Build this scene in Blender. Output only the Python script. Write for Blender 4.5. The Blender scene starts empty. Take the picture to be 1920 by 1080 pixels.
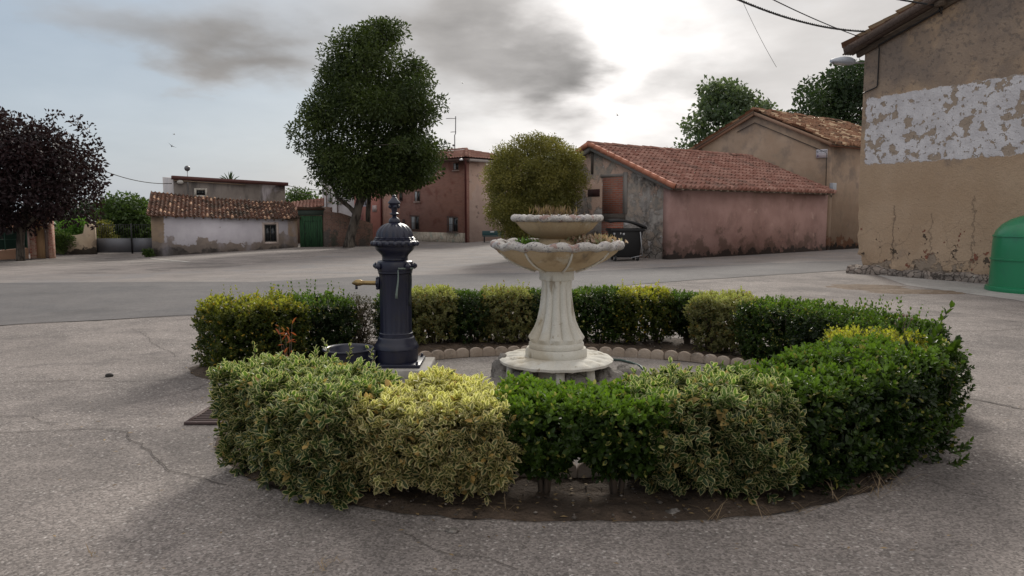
import bpy, math, random
import numpy as np
from mathutils import Vector, Matrix, noise
R = math.radians
# ---------------------------------------------------------------- camera, sky, sun
sc = bpy.context.scene
CAM_H = 1.5
PITCH = math.atan(140/1400)
cd = bpy.data.cameras.new('camera'); cam = bpy.data.objects.new('camera', cd); sc.collection.objects.link(cam)
cam.location = (0, 0, CAM_H); cam.rotation_euler = (math.pi/2 - PITCH, 0, 0)
cd.sensor_width = 36; cd.lens = 36*1400/1920; cd.clip_start = .05; cd.clip_end = 3000
sc.camera = cam
sc.view_settings.view_transform = 'Standard'; sc.view_settings.look = 'None'
sc.view_settings.gamma = 1; sc.view_settings.exposure = 0.0; sc.view_settings.use_curve_mapping = False
sc.cycles.max_bounces = 6; sc.cycles.transparent_max_bounces = 6
SUN_AZ, SUN_EL = R(9), R(30)
sd = Vector((math.sin(SUN_AZ)*math.cos(SUN_EL), math.cos(SUN_AZ)*math.cos(SUN_EL), math.sin(SUN_EL)))
sl = bpy.data.lights.new('sun', 'SUN'); so = bpy.data.objects.new('sun', sl); sc.collection.objects.link(so)
sl.energy = 2.6; sl.angle = R(14); sl.color = (1, .95, .86)
so.rotation_euler = (-sd).to_track_quat('-Z', 'Y').to_euler(); so.location = (0, 0, 30)

class NT:
    """tiny wrapper for writing node trees"""
    def __init__(s, tree): s.t = tree; s.L = tree.links; s.N = tree.nodes
    def put(s, sock, v):
        if v is None: return
        if isinstance(v, bpy.types.NodeSocket): s.L.new(v, sock)
        elif isinstance(v, (tuple, list)) and len(v) == 3 and sock.type == 'RGBA': sock.default_value = (*v, 1)
        else: sock.default_value = v
    def n(s, typ, ins=None, out=0, **kw):
        nd = s.N.new(typ)
        for k, v in kw.items(): setattr(nd, k, v)
        for k, v in (ins or {}).items(): s.put(nd.inputs[k], v)
        return nd.outputs[out]
    def m(s, op, a, b=None, c=None, clamp=False):
        nd = s.N.new('ShaderNodeMath'); nd.operation = op; nd.use_clamp = clamp
        for i, v in enumerate((a, b, c)):
            if v is not None: s.put(nd.inputs[i], v)
        return nd.outputs[0]
    def vm(s, op, a, b=None, out=0):
        nd = s.N.new('ShaderNodeVectorMath'); nd.operation = op
        s.put(nd.inputs[0], a)
        if b is not None: s.put(nd.inputs[1], b)
        return nd.outputs[out]
    def noise(s, vec, scale, detail=4, rough=.55, dist=0, out=0):
        return s.n('ShaderNodeTexNoise', {'Vector': vec, 'Scale': scale, 'Detail': detail, 'Roughness': rough, 'Distortion': dist}, out)
    def vor(s, vec, scale, feature='F1', out=0, rnd=1):
        return s.n('ShaderNodeTexVoronoi', {'Vector': vec, 'Scale': scale, 'Randomness': rnd}, out, feature=feature)
    def step(s, v, lo, hi):
        return s.n('ShaderNodeMapRange', {'Value': v, 'From Min': lo, 'From Max': hi, 'To Min': 0., 'To Max': 1.}, 0, interpolation_type='SMOOTHSTEP')
    def mix(s, f, a, b, mode='MIX'):
        nd = s.N.new('ShaderNodeMix'); nd.data_type = 'RGBA'; nd.blend_type = mode
        s.put(nd.inputs[0], f); s.put(nd.inputs[6], a); s.put(nd.inputs[7], b)
        return nd.outputs[2]
    def fac(s, f, lo, hi):
        return s.n('ShaderNodeMapRange', {'Value': f, 'To Min': lo, 'To Max': hi})
    def scl(s, vec, v):
        return s.vm('MULTIPLY', vec, v)

w = bpy.data.worlds.new('World'); sc.world = w; w.use_nodes = True
w.node_tree.nodes.clear(); T = NT(w.node_tree)
sky = T.n('ShaderNodeTexSky', sky_type='NISHITA', sun_disc=False, sun_elevation=SUN_EL, sun_rotation=SUN_AZ, air_density=1.2, dust_density=2.0)
d = T.n('ShaderNodeTexCoord', out=0)
sx = T.n('ShaderNodeSeparateXYZ', {0: d}, 2)
inv = T.m('DIVIDE', 1.0, T.m('ADD', T.m('MAXIMUM', sx, 0.0), .22))
pl = T.vm('MULTIPLY', d, T.n('ShaderNodeCombineXYZ', {0: inv, 1: inv, 2: inv}))
nz = T.noise(pl, 1.5, 7, .55, .25)
nz2 = T.noise(T.vm('ADD', pl, (3.1, 7.7, 0)), 4.2, 6, .6, .3)
wob = T.vm('MULTIPLY', T.vm('SUBTRACT', T.n('ShaderNodeTexNoise', {'Vector': pl, 'Scale': 3.2, 'Detail': 5.}, 1), (.5, .5, .5)), (.26, .0, .13))
dw = T.vm('ADD', d, wob)
def pdir(px, py):
    a = (px-960)/1400; b = (540-py)/1400; c, s = math.cos(PITCH), math.sin(PITCH)
    return Vector((a, c+s*b, -s+c*b)).normalized()
def blob(px, py, wx, wz, vec=None):           # soft patch of cloud in a direction of the sky, sizes in radians
    df = T.vm('SUBTRACT', vec or dw, tuple(pdir(px, py)))
    df = T.vm('MULTIPLY', df, (1/wx, .3, 1/wz))
    q = T.vm('DOT_PRODUCT', df, df, 1)
    return T.m('EXPONENT', T.m('MULTIPLY', q, -1.0))
def acc(lst):
    r = None
    for b_, k in lst:
        t_ = T.m('MULTIPLY', b_, k); r = t_ if r is None else T.m('ADD', r, t_)
    return r
dark = acc([(blob(350, 75, .22, .07), .62), (blob(150, 25, .18, .04), .35), (blob(890, 30, .12, .06), 1.15), (blob(1070, 150, .085, .045), 1.75), (blob(960, 90, .1, .05), .5),
            (blob(480, 110, .10, .03), .45), (blob(1330, 150, .12, .03), .45), (blob(1250, 215, .16, .025), .3), (blob(1490, 60, .13, .08), .34), (blob(800, 170, .12, .03), .25)])
glow = acc([(blob(1290, 60, .14, .08), .15), (blob(1400, 150, .2, .08), .05), (blob(1110, 5, .10, .07), .75), (blob(1190, 160, .06, .055), .55), (blob(1000, 250, .28, .05), .28), (blob(1130, 60, .35, .2), .14), (blob(760, 30, .16, .10), .10)])
blue = T.m('ADD', T.m('ADD', blob(30, 130, .30, .12), T.m('MULTIPLY', blob(-500, 60, .5, .35, d), 1.0)), T.m('MULTIPLY', T.step(nz2, .5, .75), .25))
L = T.m('ADD', .61, T.m('MULTIPLY', T.m('SUBTRACT', nz, .5), .42))
L = T.m('ADD', L, T.m('MULTIPLY', T.m('SUBTRACT', nz2, .5), .24))
L = T.m('ADD', L, glow)
L = T.m('SUBTRACT', L, T.m('MULTIPLY', dark, T.m('ADD', .17, T.m('MULTIPLY', nz2, .27))))
L = T.m('MAXIMUM', L, .14)
up = T.step(sx, .45, 1.0)                                  # the cloud deck overhead
L = T.m('ADD', L, T.m('MULTIPLY', up, .30))
back = T.step(T.m('MULTIPLY', T.n('ShaderNodeSeparateXYZ', {0: d}, 1), -1.0), -.25, .5)   # extra brightness added to the unseen sky behind the camera, lifts shaded walls
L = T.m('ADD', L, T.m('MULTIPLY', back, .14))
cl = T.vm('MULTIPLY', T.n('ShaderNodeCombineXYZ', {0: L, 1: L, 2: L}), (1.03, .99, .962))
bl = T.m('MINIMUM', T.m('MULTIPLY', blue, T.m('SUBTRACT', 1.0, T.m('MULTIPLY', dark, .9, clamp=True))), .75)
cl = T.vm('MULTIPLY', cl, (10., 10., 10.))
skyc = T.vm('MULTIPLY', sky, (1.0, 1.0, 1.0))
skyb = T.vm('ADD', T.vm('MULTIPLY', skyc, (.25, .25, .25)), (2.9, 3.8, 4.9))
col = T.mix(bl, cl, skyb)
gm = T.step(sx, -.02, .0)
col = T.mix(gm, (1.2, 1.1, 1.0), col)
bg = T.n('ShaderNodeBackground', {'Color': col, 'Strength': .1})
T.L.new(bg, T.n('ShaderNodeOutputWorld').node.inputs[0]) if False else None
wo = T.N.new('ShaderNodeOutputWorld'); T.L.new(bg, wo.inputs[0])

# ---------------------------------------------------------------- measuring helpers
def at(px, py, Y):
    a = (px-960)/1400; b = (540-py)/1400; c, s = math.cos(PITCH), math.sin(PITCH)
    dy = c+s*b; t = Y/dy
    return Vector((a*t, Y, CAM_H+(-s+c*b)*t))
def on(px, py, z=0.0):
    a = (px-960)/1400; b = (540-py)/1400; c, s = math.cos(PITCH), math.sin(PITCH)
    t = (z-CAM_H)/(-s+c*b)
    return Vector((a*t, (c+s*b)*t, z))
def sstep(x): x = min(1, max(0, x)); return x*x*(3-2*x)
LX = [(-20, 1.), (-12, .5), (-3, .45), (4, 0.)]
def G(x, y):                                   # height of the square: it falls gently away to the left
    if x <= LX[0][0]: l = 1.
    elif x >= LX[-1][0]: l = 0.
    else:
        for (a, p), (b, q) in zip(LX, LX[1:]):
            if a <= x <= b: l = p+(q-p)*(x-a)/(b-a); break
    return -.85*sstep((y-9)/29)*l
def ong(px, py):
    z = 0
    for _ in range(12):
        p = on(px, py, z); z = .5*z+.5*G(p.x, p.y)
    return p
# ---------------------------------------------------------------- mesh helpers
C = sc.collection
def tag(o, label=None, cat=None, group=None, kind=None):
    for k, v in (('label', label), ('category', cat), ('group', group), ('kind', kind)):
        if v: o[k] = v
    return o
def thing(name, label, cat, loc=(0, 0, 0), rz=0, group=None):
    o = bpy.data.objects.new(name, None); C.objects.link(o); o.location = loc; o.rotation_euler = (0, 0, rz)
    o.empty_display_size = .2
    return tag(o, label, cat, group)
def np_mesh(name, V, F, mat, parent=None, smooth=False, attrs=None):
    """F: list of tuples or an int array (n,k)"""
    me = bpy.data.meshes.new(name)
    V = np.asarray(V, dtype=np.float32).reshape(-1, 3)
    if isinstance(F, list) and F and isinstance(F[0], np.ndarray):      # list of arrays of different arity
        loops = np.concatenate([f.ravel() for f in F]); tot = np.concatenate([np.full(len(f), f.shape[1]) for f in F])
    elif isinstance(F, np.ndarray):
        loops = F.ravel(); tot = np.full(len(F), F.shape[1])
    else:
        loops = np.array([i for f in F for i in f]); tot = np.array([len(f) for f in F])
    st = np.concatenate([[0], np.cumsum(tot)[:-1]])
    me.vertices.add(len(V)); me.vertices.foreach_set('co', V.ravel())
    me.loops.add(len(loops)); me.loops.foreach_set('vertex_index', loops.astype(np.int32))
    me.polygons.add(len(tot)); me.polygons.foreach_set('loop_start', st.astype(np.int32)); me.polygons.foreach_set('loop_total', tot.astype(np.int32))
    if smooth: me.polygons.foreach_set('use_smooth', np.ones(len(tot), dtype=bool))
    for k, a in (attrs or {}).items():
        at_ = me.attributes.new(k, 'FLOAT', 'POINT'); at_.data.foreach_set('value', np.asarray(a, dtype=np.float32))
    me.update(calc_edges=True); me.validate()
    o = bpy.data.objects.new(name, me); C.objects.link(o)
    if mat: me.materials.append(mat)
    if parent: o.parent = parent
    return o
class MB:
    def __init__(s): s.V = []; s.F = []; s.A = []; s.a = 0.
    def add(s, vs, fs):
        k = len(s.V); s.V += [tuple(v) for v in vs]; s.F += [tuple(i+k for i in f) for f in fs]; s.A += [s.a]*len(vs)
    def box(s, x0, x1, y0, y1, z0, z1, M=None):
        vs = [Vector(p) for p in ((x0, y0, z0), (x1, y0, z0), (x1, y1, z0), (x0, y1, z0), (x0, y0, z1), (x1, y0, z1), (x1, y1, z1), (x0, y1, z1))]
        if M: vs = [M @ v for v in vs]
        s.add(vs, [(0, 3, 2, 1), (4, 5, 6, 7), (0, 1, 5, 4), (1, 2, 6, 5), (2, 3, 7, 6), (3, 0, 4, 7)]); return s
    def bar(s, p, q, wd, ht=None, up=(0, 0, 1)):
        p = Vector(p); q = Vector(q); ht = ht or wd; a = (q-p).normalized(); u = Vector(up)
        if abs(a.dot(u)) > .98: u = Vector((0, 1, 0))
        b = a.cross(u).normalized()*wd/2; c = b.cross(a).normalized()*ht/2
        vs = [p-b-c, p+b-c, p+b+c, p-b+c, q-b-c, q+b-c, q+b+c, q-b+c]
        s.add(vs, [(0, 1, 2, 3), (7, 6, 5, 4), (0, 4, 5, 1), (1, 5, 6, 2), (2, 6, 7, 3), (3, 7, 4, 0)]); return s
    def tube(s, pts, rad, n=8, cap=True):
        pts = [Vector(p) for p in pts]
        if not isinstance(rad, (list, tuple)): rad = [rad]*len(pts)
        k = len(s.V); prev = None; vs = []
        for i, p in enumerate(pts):
            t = (pts[min(i+1, len(pts)-1)]-pts[max(i-1, 0)])
            t = t.normalized() if t.length > 1e-9 else Vector((0, 0, 1))
            if prev is None: prev = t.orthogonal().normalized()
            prev = (prev-t*prev.dot(t)); prev = prev.normalized() if prev.length > 1e-6 else t.orthogonal().normalized()
            b = t.cross(prev)
            for j in range(n):
                a = 2*math.pi*j/n; vs.append(p+(prev*math.cos(a)+b*math.sin(a))*rad[i])
        fs = [(i*n+j, i*n+(j+1) % n, (i+1)*n+(j+1) % n, (i+1)*n+j) for i in range(len(pts)-1) for j in range(n)]
        if cap: fs += [tuple(range(n))[::-1], tuple((len(pts)-1)*n+j for j in range(n))]
        s.add(vs, fs); return s
    def lathe(s, prof, n=48, c=(0, 0, 0), fn=None, sq=None):
        vs = []
        for (r, z) in prof:
            for j in range(n):
                a = 2*math.pi*j/n; rr, zz = (fn(r, z, a) if fn else (r, z))
                vs.append((c[0]+rr*math.cos(a), c[1]+rr*math.sin(a), c[2]+zz))
        m = len(prof)
        fs = [(i*n+j, i*n+(j+1) % n, (i+1)*n+(j+1) % n, (i+1)*n+j) for i in range(m-1) for j in range(n)]
        if prof[0][0] > 1e-4: fs.append(tuple(range(n))[::-1])
        if prof[-1][0] > 1e-4: fs.append(tuple((m-1)*n+j for j in range(n)))
        s.add(vs, fs); return s
    def prism(s, poly, axis, a, b):
        """poly: 2D points; axis 0: (y,z) polygon extruded along x; 1: (x,z) along y; 2: (x,y) along z"""
        def mk(p, t): return (t, p[0], p[1]) if axis == 0 else ((p[0], t, p[1]) if axis == 1 else (p[0], p[1], t))
        n = len(poly); vs = [mk(p, a) for p in poly]+[mk(p, b) for p in poly]
        s.add(vs, [tuple(range(n)), tuple(range(2*n-1, n-1, -1))]+[(i, i+n, (i+1) % n+n, (i+1) % n) for i in range(n)]); return s
    def ball(s, c, r, n=10, m=6, sc_=(1, 1, 1)):
        vs = []; 
        for i in range(m+1):
            th = math.pi*i/m
            for j in range(n):
                a = 2*math.pi*j/n; vs.append((c[0]+r*sc_[0]*math.sin(th)*math.cos(a), c[1]+r*sc_[1]*math.sin(th)*math.sin(a), c[2]-r*sc_[2]*math.cos(th)))
        s.add(vs, [(i*n+j, i*n+(j+1) % n, (i+1)*n+(j+1) % n, (i+1)*n+j) for i in range(m) for j in range(n)]); return s
    def build(s, name, mat, parent=None, smooth=False, bevel=0, auto=None, attr=False):
        o = np_mesh(name, s.V, s.F, mat, parent, smooth, {'rnd': s.A} if attr else None)
        import bmesh
        bm = bmesh.new(); bm.from_mesh(o.data); bmesh.ops.recalc_face_normals(bm, faces=bm.faces); bm.to_mesh(o.data); bm.free()
        if smooth and auto:
            ang = R(auto); me = o.data
            bm = bmesh.new(); bm.from_mesh(me)
            for e in bm.edges:
                if len(e.link_faces) == 2 and e.calc_face_angle(0) > ang: e.smooth = False
            bm.to_mesh(me); bm.free()
        if bevel:
            m = o.modifiers.new('bevel', 'BEVEL'); m.width = bevel; m.segments = 2; m.limit_method = 'ANGLE'; m.angle_limit = R(40)
        return o
def copy_tree(o, parent=None):
    c = o.copy(); C.objects.link(c); c.parent = parent
    for ch in [x for x in bpy.data.objects if x.parent == o]: copy_tree(ch, c)
    return c
# ---------------------------------------------------------------- materials
MATS = {}
def newmat(name):
    m = bpy.data.materials.new(name); m.use_nodes = True; m.node_tree.nodes.clear()
    return m, NT(m.node_tree)
def finish(m, T, color, rough=.85, metal=0., bump=None, bs=.3, bd=.01, spec=.5, **kw):
    ins = {'Base Color': color, 'Roughness': rough, 'Metallic': metal, 'Specular IOR Level': spec}
    ins.update(kw)
    if bump is not None:
        ins['Normal'] = T.n('ShaderNodeBump', {'Height': bump, 'Strength': bs, 'Distance': bd})
    b = T.n('ShaderNodeBsdfPrincipled', ins)
    o = T.N.new('ShaderNodeOutputMaterial'); T.L.new(b, o.inputs[0])
    return m
def obj_co(T): return T.n('ShaderNodeTexCoord', out=3)
def layered(name, c1, c2, sc1, layers=(), rough=.9, bump=.6, bscale=30, bd=.012, stretch=(1, 1, 1), brick=None):
    """c1/c2 mottled by noise, then layers (colour, noise scale, lo, hi, options)
    options: z=(a,b) adds a+b*z to the noise; box=(axis, x0,x1,z0,z1) ragged box; st=stretch; dep = bump depth of the layer"""
    m, T = newmat(name); co = obj_co(T)
    co2 = T.scl(co, stretch)
    n1 = T.noise(co2, sc1, 6, .6)
    col = T.mix(T.step(n1, .32, .68), c1, c2)
    h = T.noise(co, bscale, 5, .65)
    h = T.m('ADD', h, T.m('MULTIPLY', T.noise(co, bscale*.12, 4, .6), 2.5))
    sep = T.N.new('ShaderNodeSeparateXYZ'); T.L.new(co, sep.inputs[0])
    if brick:
        v = T.n('ShaderNodeCombineXYZ', {0: T.m('ADD', sep.outputs[0], sep.outputs[1]), 1: sep.outputs[2]})
        bn = T.N.new('ShaderNodeTexBrick'); T.L.new(v, bn.inputs[0])
        bn.inputs['Scale'].default_value = 1.; bn.inputs['Brick Width'].default_value = .26; bn.inputs['Row Height'].default_value = .075
        bn.inputs['Mortar Size'].default_value = .011; bn.inputs['Mortar Smooth'].default_value = .3
        T.L.new(col, bn.inputs['Color1']); bn.inputs['Color2'].default_value = (*brick[0], 1); bn.inputs['Mortar'].default_value = (*brick[1], 1)
        col = bn.outputs[0]; h = T.m('SUBTRACT', h, T.m('MULTIPLY', bn.outputs[1], 3.))
    for i, (c, s_, lo, hi, op) in enumerate(layers):
        cc = T.vm('ADD', T.scl(co, op.get('st', (1, 1, 1))), (i*7.3+1.7, i*3.1, i*5.9))
        if op.get('vor'):
            v = T.vor(T.vm('ADD', cc, T.scl(T.n('ShaderNodeTexNoise', {'Vector': cc, 'Scale': s_*2, 'Detail': 3.}, 1), (.3/s_*2,)*3)), s_, 'DISTANCE_TO_EDGE' if op['vor'] == 'edge' else 'F1')
        else: v = T.noise(cc, s_, op.get('det', 6), op.get('ro', .6))
        if 'z' in op: v = T.m('ADD', v, T.m('MULTIPLY_ADD', sep.outputs[2], op['z'][1], op['z'][0]))
        k = T.step(v, lo, hi)
        if op.get('vor') == 'edge': k = T.m('SUBTRACT', 1.0, k)
        if 'box' in op:
            ax, x0, x1, z0, z1 = op['box']; e = op.get('rag', .12)
            nn = T.m('MULTIPLY', T.m('SUBTRACT', T.noise(co, 5, 6, .65), .5), e*2.5)
            xx = T.m('ADD', sep.outputs[ax], nn); zz = T.m('ADD', T.m('MULTIPLY_ADD', sep.outputs[ax], op.get('sl', 0.), sep.outputs[2]), nn)
            for q, lo_, sg in ((xx, x0, 1), (xx, x1, -1), (zz, z0, 1), (zz, z1, -1)):
                k = T.m('MULTIPLY', k, T.step(T.m('MULTIPLY', T.m('SUBTRACT', q, lo_), float(sg)), -.015, .015))
        if 'op' in op: k = T.m('MULTIPLY', k, op['op'])
        if isinstance(c[0], (tuple, list)): c = T.mix(T.step(T.noise(cc, op.get('cs', s_*3), 5, .6), .35, .65), c[0], c[1])
        col = T.mix(k, col, c)
        if 'dep' in op: h = T.m('ADD', h, T.m('MULTIPLY', k, op['dep']))
    fine = T.fac(T.noise(co, bscale*1.5, 3, .6), .80, 1.18)
    col = T.mix(1., col, T.n('ShaderNodeCombineXYZ', {0: fine, 1: fine, 2: fine}), 'MULTIPLY')
    return finish(m, T, col, rough, 0, h, bump, bd, .25)
def plain(name, c, rough=.6, metal=0., var=.25, scale=8, bump=.15, bscale=60, spec=.5, dirt=None):
    m, T = newmat(name); co = obj_co(T)
    n = T.fac(T.noise(co, scale, 5, .6), 1-var, 1+var)
    col = T.mix(1., c, T.n('ShaderNodeCombineXYZ', {0: n, 1: n, 2: n}), 'MULTIPLY')
    if dirt: col = T.mix(T.m('MULTIPLY', T.step(T.noise(co, scale*.7, 6, .65), .5, .7), .7), col, dirt)
    return finish(m, T, col, T.fac(T.noise(co, scale*2, 4), rough*.8, min(1, rough*1.2)), metal, T.noise(co, bscale, 4), bump, .004, spec)
def leafmat(name, cols, edge=None, ew=.5, young=None, yk=.75, trans=.35, rough=.42, old=None, tc=1.6):
    m, T = newmat(name)
    r = T.n('ShaderNodeAttribute', out=2, attribute_name='rnd'); y = T.n('ShaderNodeAttribute', out=2, attribute_name='young')
    col = T.mix(r, cols[0], cols[1])
    if young: col = T.mix(T.m('MULTIPLY', T.m('POWER', y, 1.6), yk), col, young)
    if edge:
        e = T.n('ShaderNodeAttribute', out=2, attribute_name='edge')
        em = T.step(T.m('ADD', e, T.m('MULTIPLY', T.m('SUBTRACT', T.noise(T.n('ShaderNodeTexCoord', out=3), 90, 2), .5), .5)), ew-.12, ew+.12)
        ec = T.mix(y, edge[0], edge[1])
        col = T.mix(em, col, ec)
    if old: col = T.mix(T.step(r, .93, .95), col, old)
    p = T.n('ShaderNodeBsdfPrincipled', {'Base Color': col, 'Roughness': rough, 'Specular IOR Level': .35})
    t = T.n('ShaderNodeBsdfTranslucent', {'Color': T.mix(1., col, (tc, tc*1.05, tc*.55), 'MULTIPLY')})
    o = T.N.new('ShaderNodeOutputMaterial'); T.L.new(T.n('ShaderNodeMixShader', {0: trans, 1: p, 2: t}), o.inputs[0])
    return m
def roofmat(name, c1, c2, c3, moss=None, mt=.6, pale=None, pt=.9):
    m, T = newmat(name); co = obj_co(T)
    r = T.n('ShaderNodeAttribute', out=2, attribute_name='rnd')
    n = T.noise(co, 6, 5, .65)
    col = T.mix(r, c1, c2); col = T.mix(T.step(n, .45, .75), col, c3)
    if moss: col = T.mix(T.m('MULTIPLY', T.step(T.noise(co, 1.1, 7, .7), mt-.08, mt+.08), .85), col, moss)
    if pale: col = T.mix(T.step(T.m('ADD', r, T.m('MULTIPLY', n, .1)), pt, pt+.03), col, pale)
    f = T.fac(T.noise(co, 45, 4, .7), .7, 1.25)
    col = T.mix(1., col, T.n('ShaderNodeCombineXYZ', {0: f, 1: f, 2: f}), 'MULTIPLY')
    return finish(m, T, col, .9, 0, T.noise(co, 60, 4), .4, .006, .2)
# ---------------------------------------------------------------- ground
def groundmat(name, c1, c2, spot=None, agg=1.0, patch=None, far=None, bump=.5, rough=.9):
    m, T = newmat(name); co = obj_co(T)
    col = T.mix(T.step(T.noise(co, .9, 7, .65), .3, .7), c1, c2)
    if patch: col = T.mix(T.m('MULTIPLY', T.step(T.noise(co, .55, 8, .68, .4), .48, .62), .75), col, patch)
    vo = T.vor(co, 95); v2 = T.vor(co, 95, out=1)
    if spot:
        big = T.step(T.noise(T.scl(co, (1, 1, 1)), 1.0, 5, .6), .36, .56)
        sz = T.vor(T.vm('ADD', co, T.scl(T.n('ShaderNodeTexNoise', {'Vector': co, 'Scale': 60., 'Detail': 3.}, 1), (.02, .02, .02))), 30)
        k = T.m('MULTIPLY', T.m('SUBTRACT', 1.0, T.step(sz, .12, .34)), T.m('MULTIPLY', big, T.step(T.noise(co, 14, 3), .36, .55)))
        col = T.mix(T.m('MULTIPLY', k, .8), col, spot)
    g = T.fac(T.n('ShaderNodeSeparateColor', {0: v2}), 1-.34*agg, 1+.34*agg)
    col = T.mix(1., col, T.n('ShaderNodeCombineXYZ', {0: g, 1: g, 2: g}), 'MULTIPLY')
    f = T.fac(T.noise(co, 4.5, 12, .82), .60, 1.40)
    col = T.mix(1., col, T.n('ShaderNodeCombineXYZ', {0: f, 1: f, 2: f}), 'MULTIPLY')
    dk = T.m('MULTIPLY', T.step(T.noise(T.vm('ADD', co, (9, 4, 2)), .35, 7, .7), .5, .72), .38)
    col = T.mix(dk, col, tuple(.45*x for x in c1))
    h = T.m('ADD', T.m('MULTIPLY', vo, -.5), T.m('MULTIPLY', T.noise(co, 40, 6, .75), 1.2))
    return finish(m, T, col, rough, 0, h, bump, .012, .25)
M = {}
M['concrete'] = groundmat('worn_concrete', (.195, .172, .160), (.275, .242, .224), (.48, .445, .42), 1.2, (.135, .12, .114))
M['asphalt'] = groundmat('old_asphalt', (.20, .178, .168), (.262, .234, .218), None, .6, (.20, .19, .19), rough=.85)
M['asphalt_dark'] = groundmat('newer_asphalt', (.125, .118, .118), (.155, .145, .143), None, .6, (.12, .115, .117), rough=.85)
M['inner'] = groundmat('gravel_screed', (.22, .195, .18), (.29, .265, .245), (.36, .33, .3), 1.0, (.19, .17, .155))
M['apron'] = groundmat('pale_screed', (.34, .325, .31), (.42, .40, .38), None, .5, (.28, .26, .25))
xs = [-400, -250, -150, -100, -70, -55]+list(range(-46, 47, 1))+[55, 70, 100, 150, 250, 400]
ys = [-60, -40, -25, -15, -8]+list(range(-4, 66, 1))+[72, 80, 100, 140, 200, 300, 500, 900, 1500]
V = [(x, y, G(x, y)) for y in ys for x in xs]; n = len(xs)
F = [(j*n+i, j*n+i+1, (j+1)*n+i+1, (j+1)*n+i) for j in range(len(ys)-1) for i in range(n-1)]
tag(np_mesh('ground', V, F, M['concrete'], smooth=True), kind='structure')
def interp(pl_, x):
    for (a, b), (c, d_) in zip(pl_, pl_[1:]):
        if a <= x <= c: return b+(d_-b)*(x-a)/(c-a)
    return pl_[0][1] if x < pl_[0][0] else pl_[-1][1]
def band(name, lo, hi, off, mat, x0, x1, nx=120, ny=60, rag=.06):
    """sheet on the ground between two lines y=lo(x) and y=hi(x)"""
    V = []
    for i in range(nx+1):
        x = x0+(x1-x0)*i/nx; a = interp(lo, x)+rag*noise.noise((x*1.3, 0, 1))+rag*.6*noise.noise((x*5, 2, 0)); b = interp(hi, x)+rag*noise.noise((x*1.1, 5, 3))
        b = max(b, a+.01)
        for j in range(ny+1):
            y = a+(b-a)*j/ny; V.append((x, y, G(x, y)+off))
    F = [(i*(ny+1)+j, (i+1)*(ny+1)+j, (i+1)*(ny+1)+j+1, i*(ny+1)+j+1) for i in range(nx) for j in range(ny)]
    return tag(np_mesh(name, V, F, mat, smooth=True), kind='structure')
def line_px(pts):
    r = [ong(*p) for p in pts]; return sorted((p.x, p.y) for p in r)
roadlo = line_px([(-900, 650), (-300, 630), (0, 611), (200, 600), (370, 591), (600, 575), (840, 560), (1100, 545), (1200, 533), (1450, 516), (1560, 509), (1640, 503), (1800, 496)])
roadhi = [(-60, 19.)]+line_px([(-300, 522), (0, 516), (250, 514), (400, 505), (520, 490), (640, 474)])+[(-6, 46), (0, 50), (8, 50), (40, 40)]
band('road', roadlo, roadhi, .004, M['asphalt'], -40, 34, 300, 90)
darkhi = line_px([(-900, 540), (-300, 536), (0, 531), (300, 529), (480, 529), (700, 518), (870, 514), (1060, 511), (1200, 504), (1500, 492), (1700, 486)])
band('dark_road_strip', [(a, b+.02) for a, b in roadlo], darkhi, .008, M['asphalt_dark'], -30, 14, 240, 12, .10)
def ribbon(name, pts, wd, off, mat, kind='structure', jag=0., seg=.12, taper=False):
    P = [ong(*p) if len(p) == 2 else Vector(p) for p in pts]; Q = []
    for a, b in zip(P, P[1:]):
        k = max(1, int((b-a).length/seg))
        for i in range(k): Q.append(a.lerp(b, i/k))
    Q.append(P[-1]); V = []
    for i, q in enumerate(Q):
        t = (Q[min(i+1, len(Q)-1)]-Q[max(i-1, 0)]).normalized(); s = Vector((-t.y, t.x, 0))
        j = jag*noise.noise((i*.7, q.x, 3)) + jag*2*noise.noise((i*.13, q.x, 9)); ww = wd*(1+.5*noise.noise((i*.9, 1, 4))) if jag else wd
        for sg in (-1, 1):
            p = q+s*(j+sg*ww/2); V.append((p.x, p.y, G(p.x, p.y)+off))
    return V, [(2*i, 2*i+1, 2*i+3, 2*i+2) for i in range(len(Q)-1)]
def ribbons(name, lst, off, mat, jag, seg=.12):
    V = []; F = []
    for pts, wd in lst:
        v, f = ribbon('', pts, wd, off, mat, jag=jag, seg=seg); F += [tuple(i+len(V) for i in g) for g in f]; V += v
    return tag(np_mesh(name, V, F, mat), kind='structure')
crackm = plain('crack_dirt', (.075, .063, .055), .95, var=.4)
ribbons('pavement_cracks', [
    ([(0, 812), (80, 808), (160, 806), (245, 809), (275, 840), (318, 884), (360, 893), (430, 908)], .007),
    ([(-300, 830), (0, 812)], .01), ([(30, 716), (140, 714), (230, 716), (300, 714), (392, 709)], .007), ([(0, 780), (60, 780), (90, 800)], .005),
    ([(250, 615), (290, 645), (330, 668)], .005), ([(300, 745), (355, 735), (392, 722)], .006),
    ([(1780, 742), (1840, 752), (1920, 768), (2100, 800)], .016), ([(1770, 623), (1850, 620), (1960, 616), (2200, 610)], .011), ([(1700, 575), (1760, 585), (1830, 592), (1920, 606)], .009),
    ([(1640, 545), (1740, 566), (1860, 582), (1990, 602)], .008), ([(1740, 900), (1800, 925), (1850, 935)], .005), ([(1700, 765), (1800, 840), (1860, 880)], .003),
    ([(760, 1000), (840, 1035), (900, 1042), (960, 1075)], .004)], .006, crackm, .025, .05)
whitem = layered('worn_white_paint', (.62, .60, .56), (.46, .44, .41), 3, [((.26, .23, .21), 9, .56, .64, {})], bump=.1)
ribbons('road_marking', [([(-200, 491), (0, 490.5), (200, 490), (355, 492)], .11), ([(0, 484), (283, 483.5), (355, 492)], .11)], .012, whitem, 0, .5)
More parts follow.
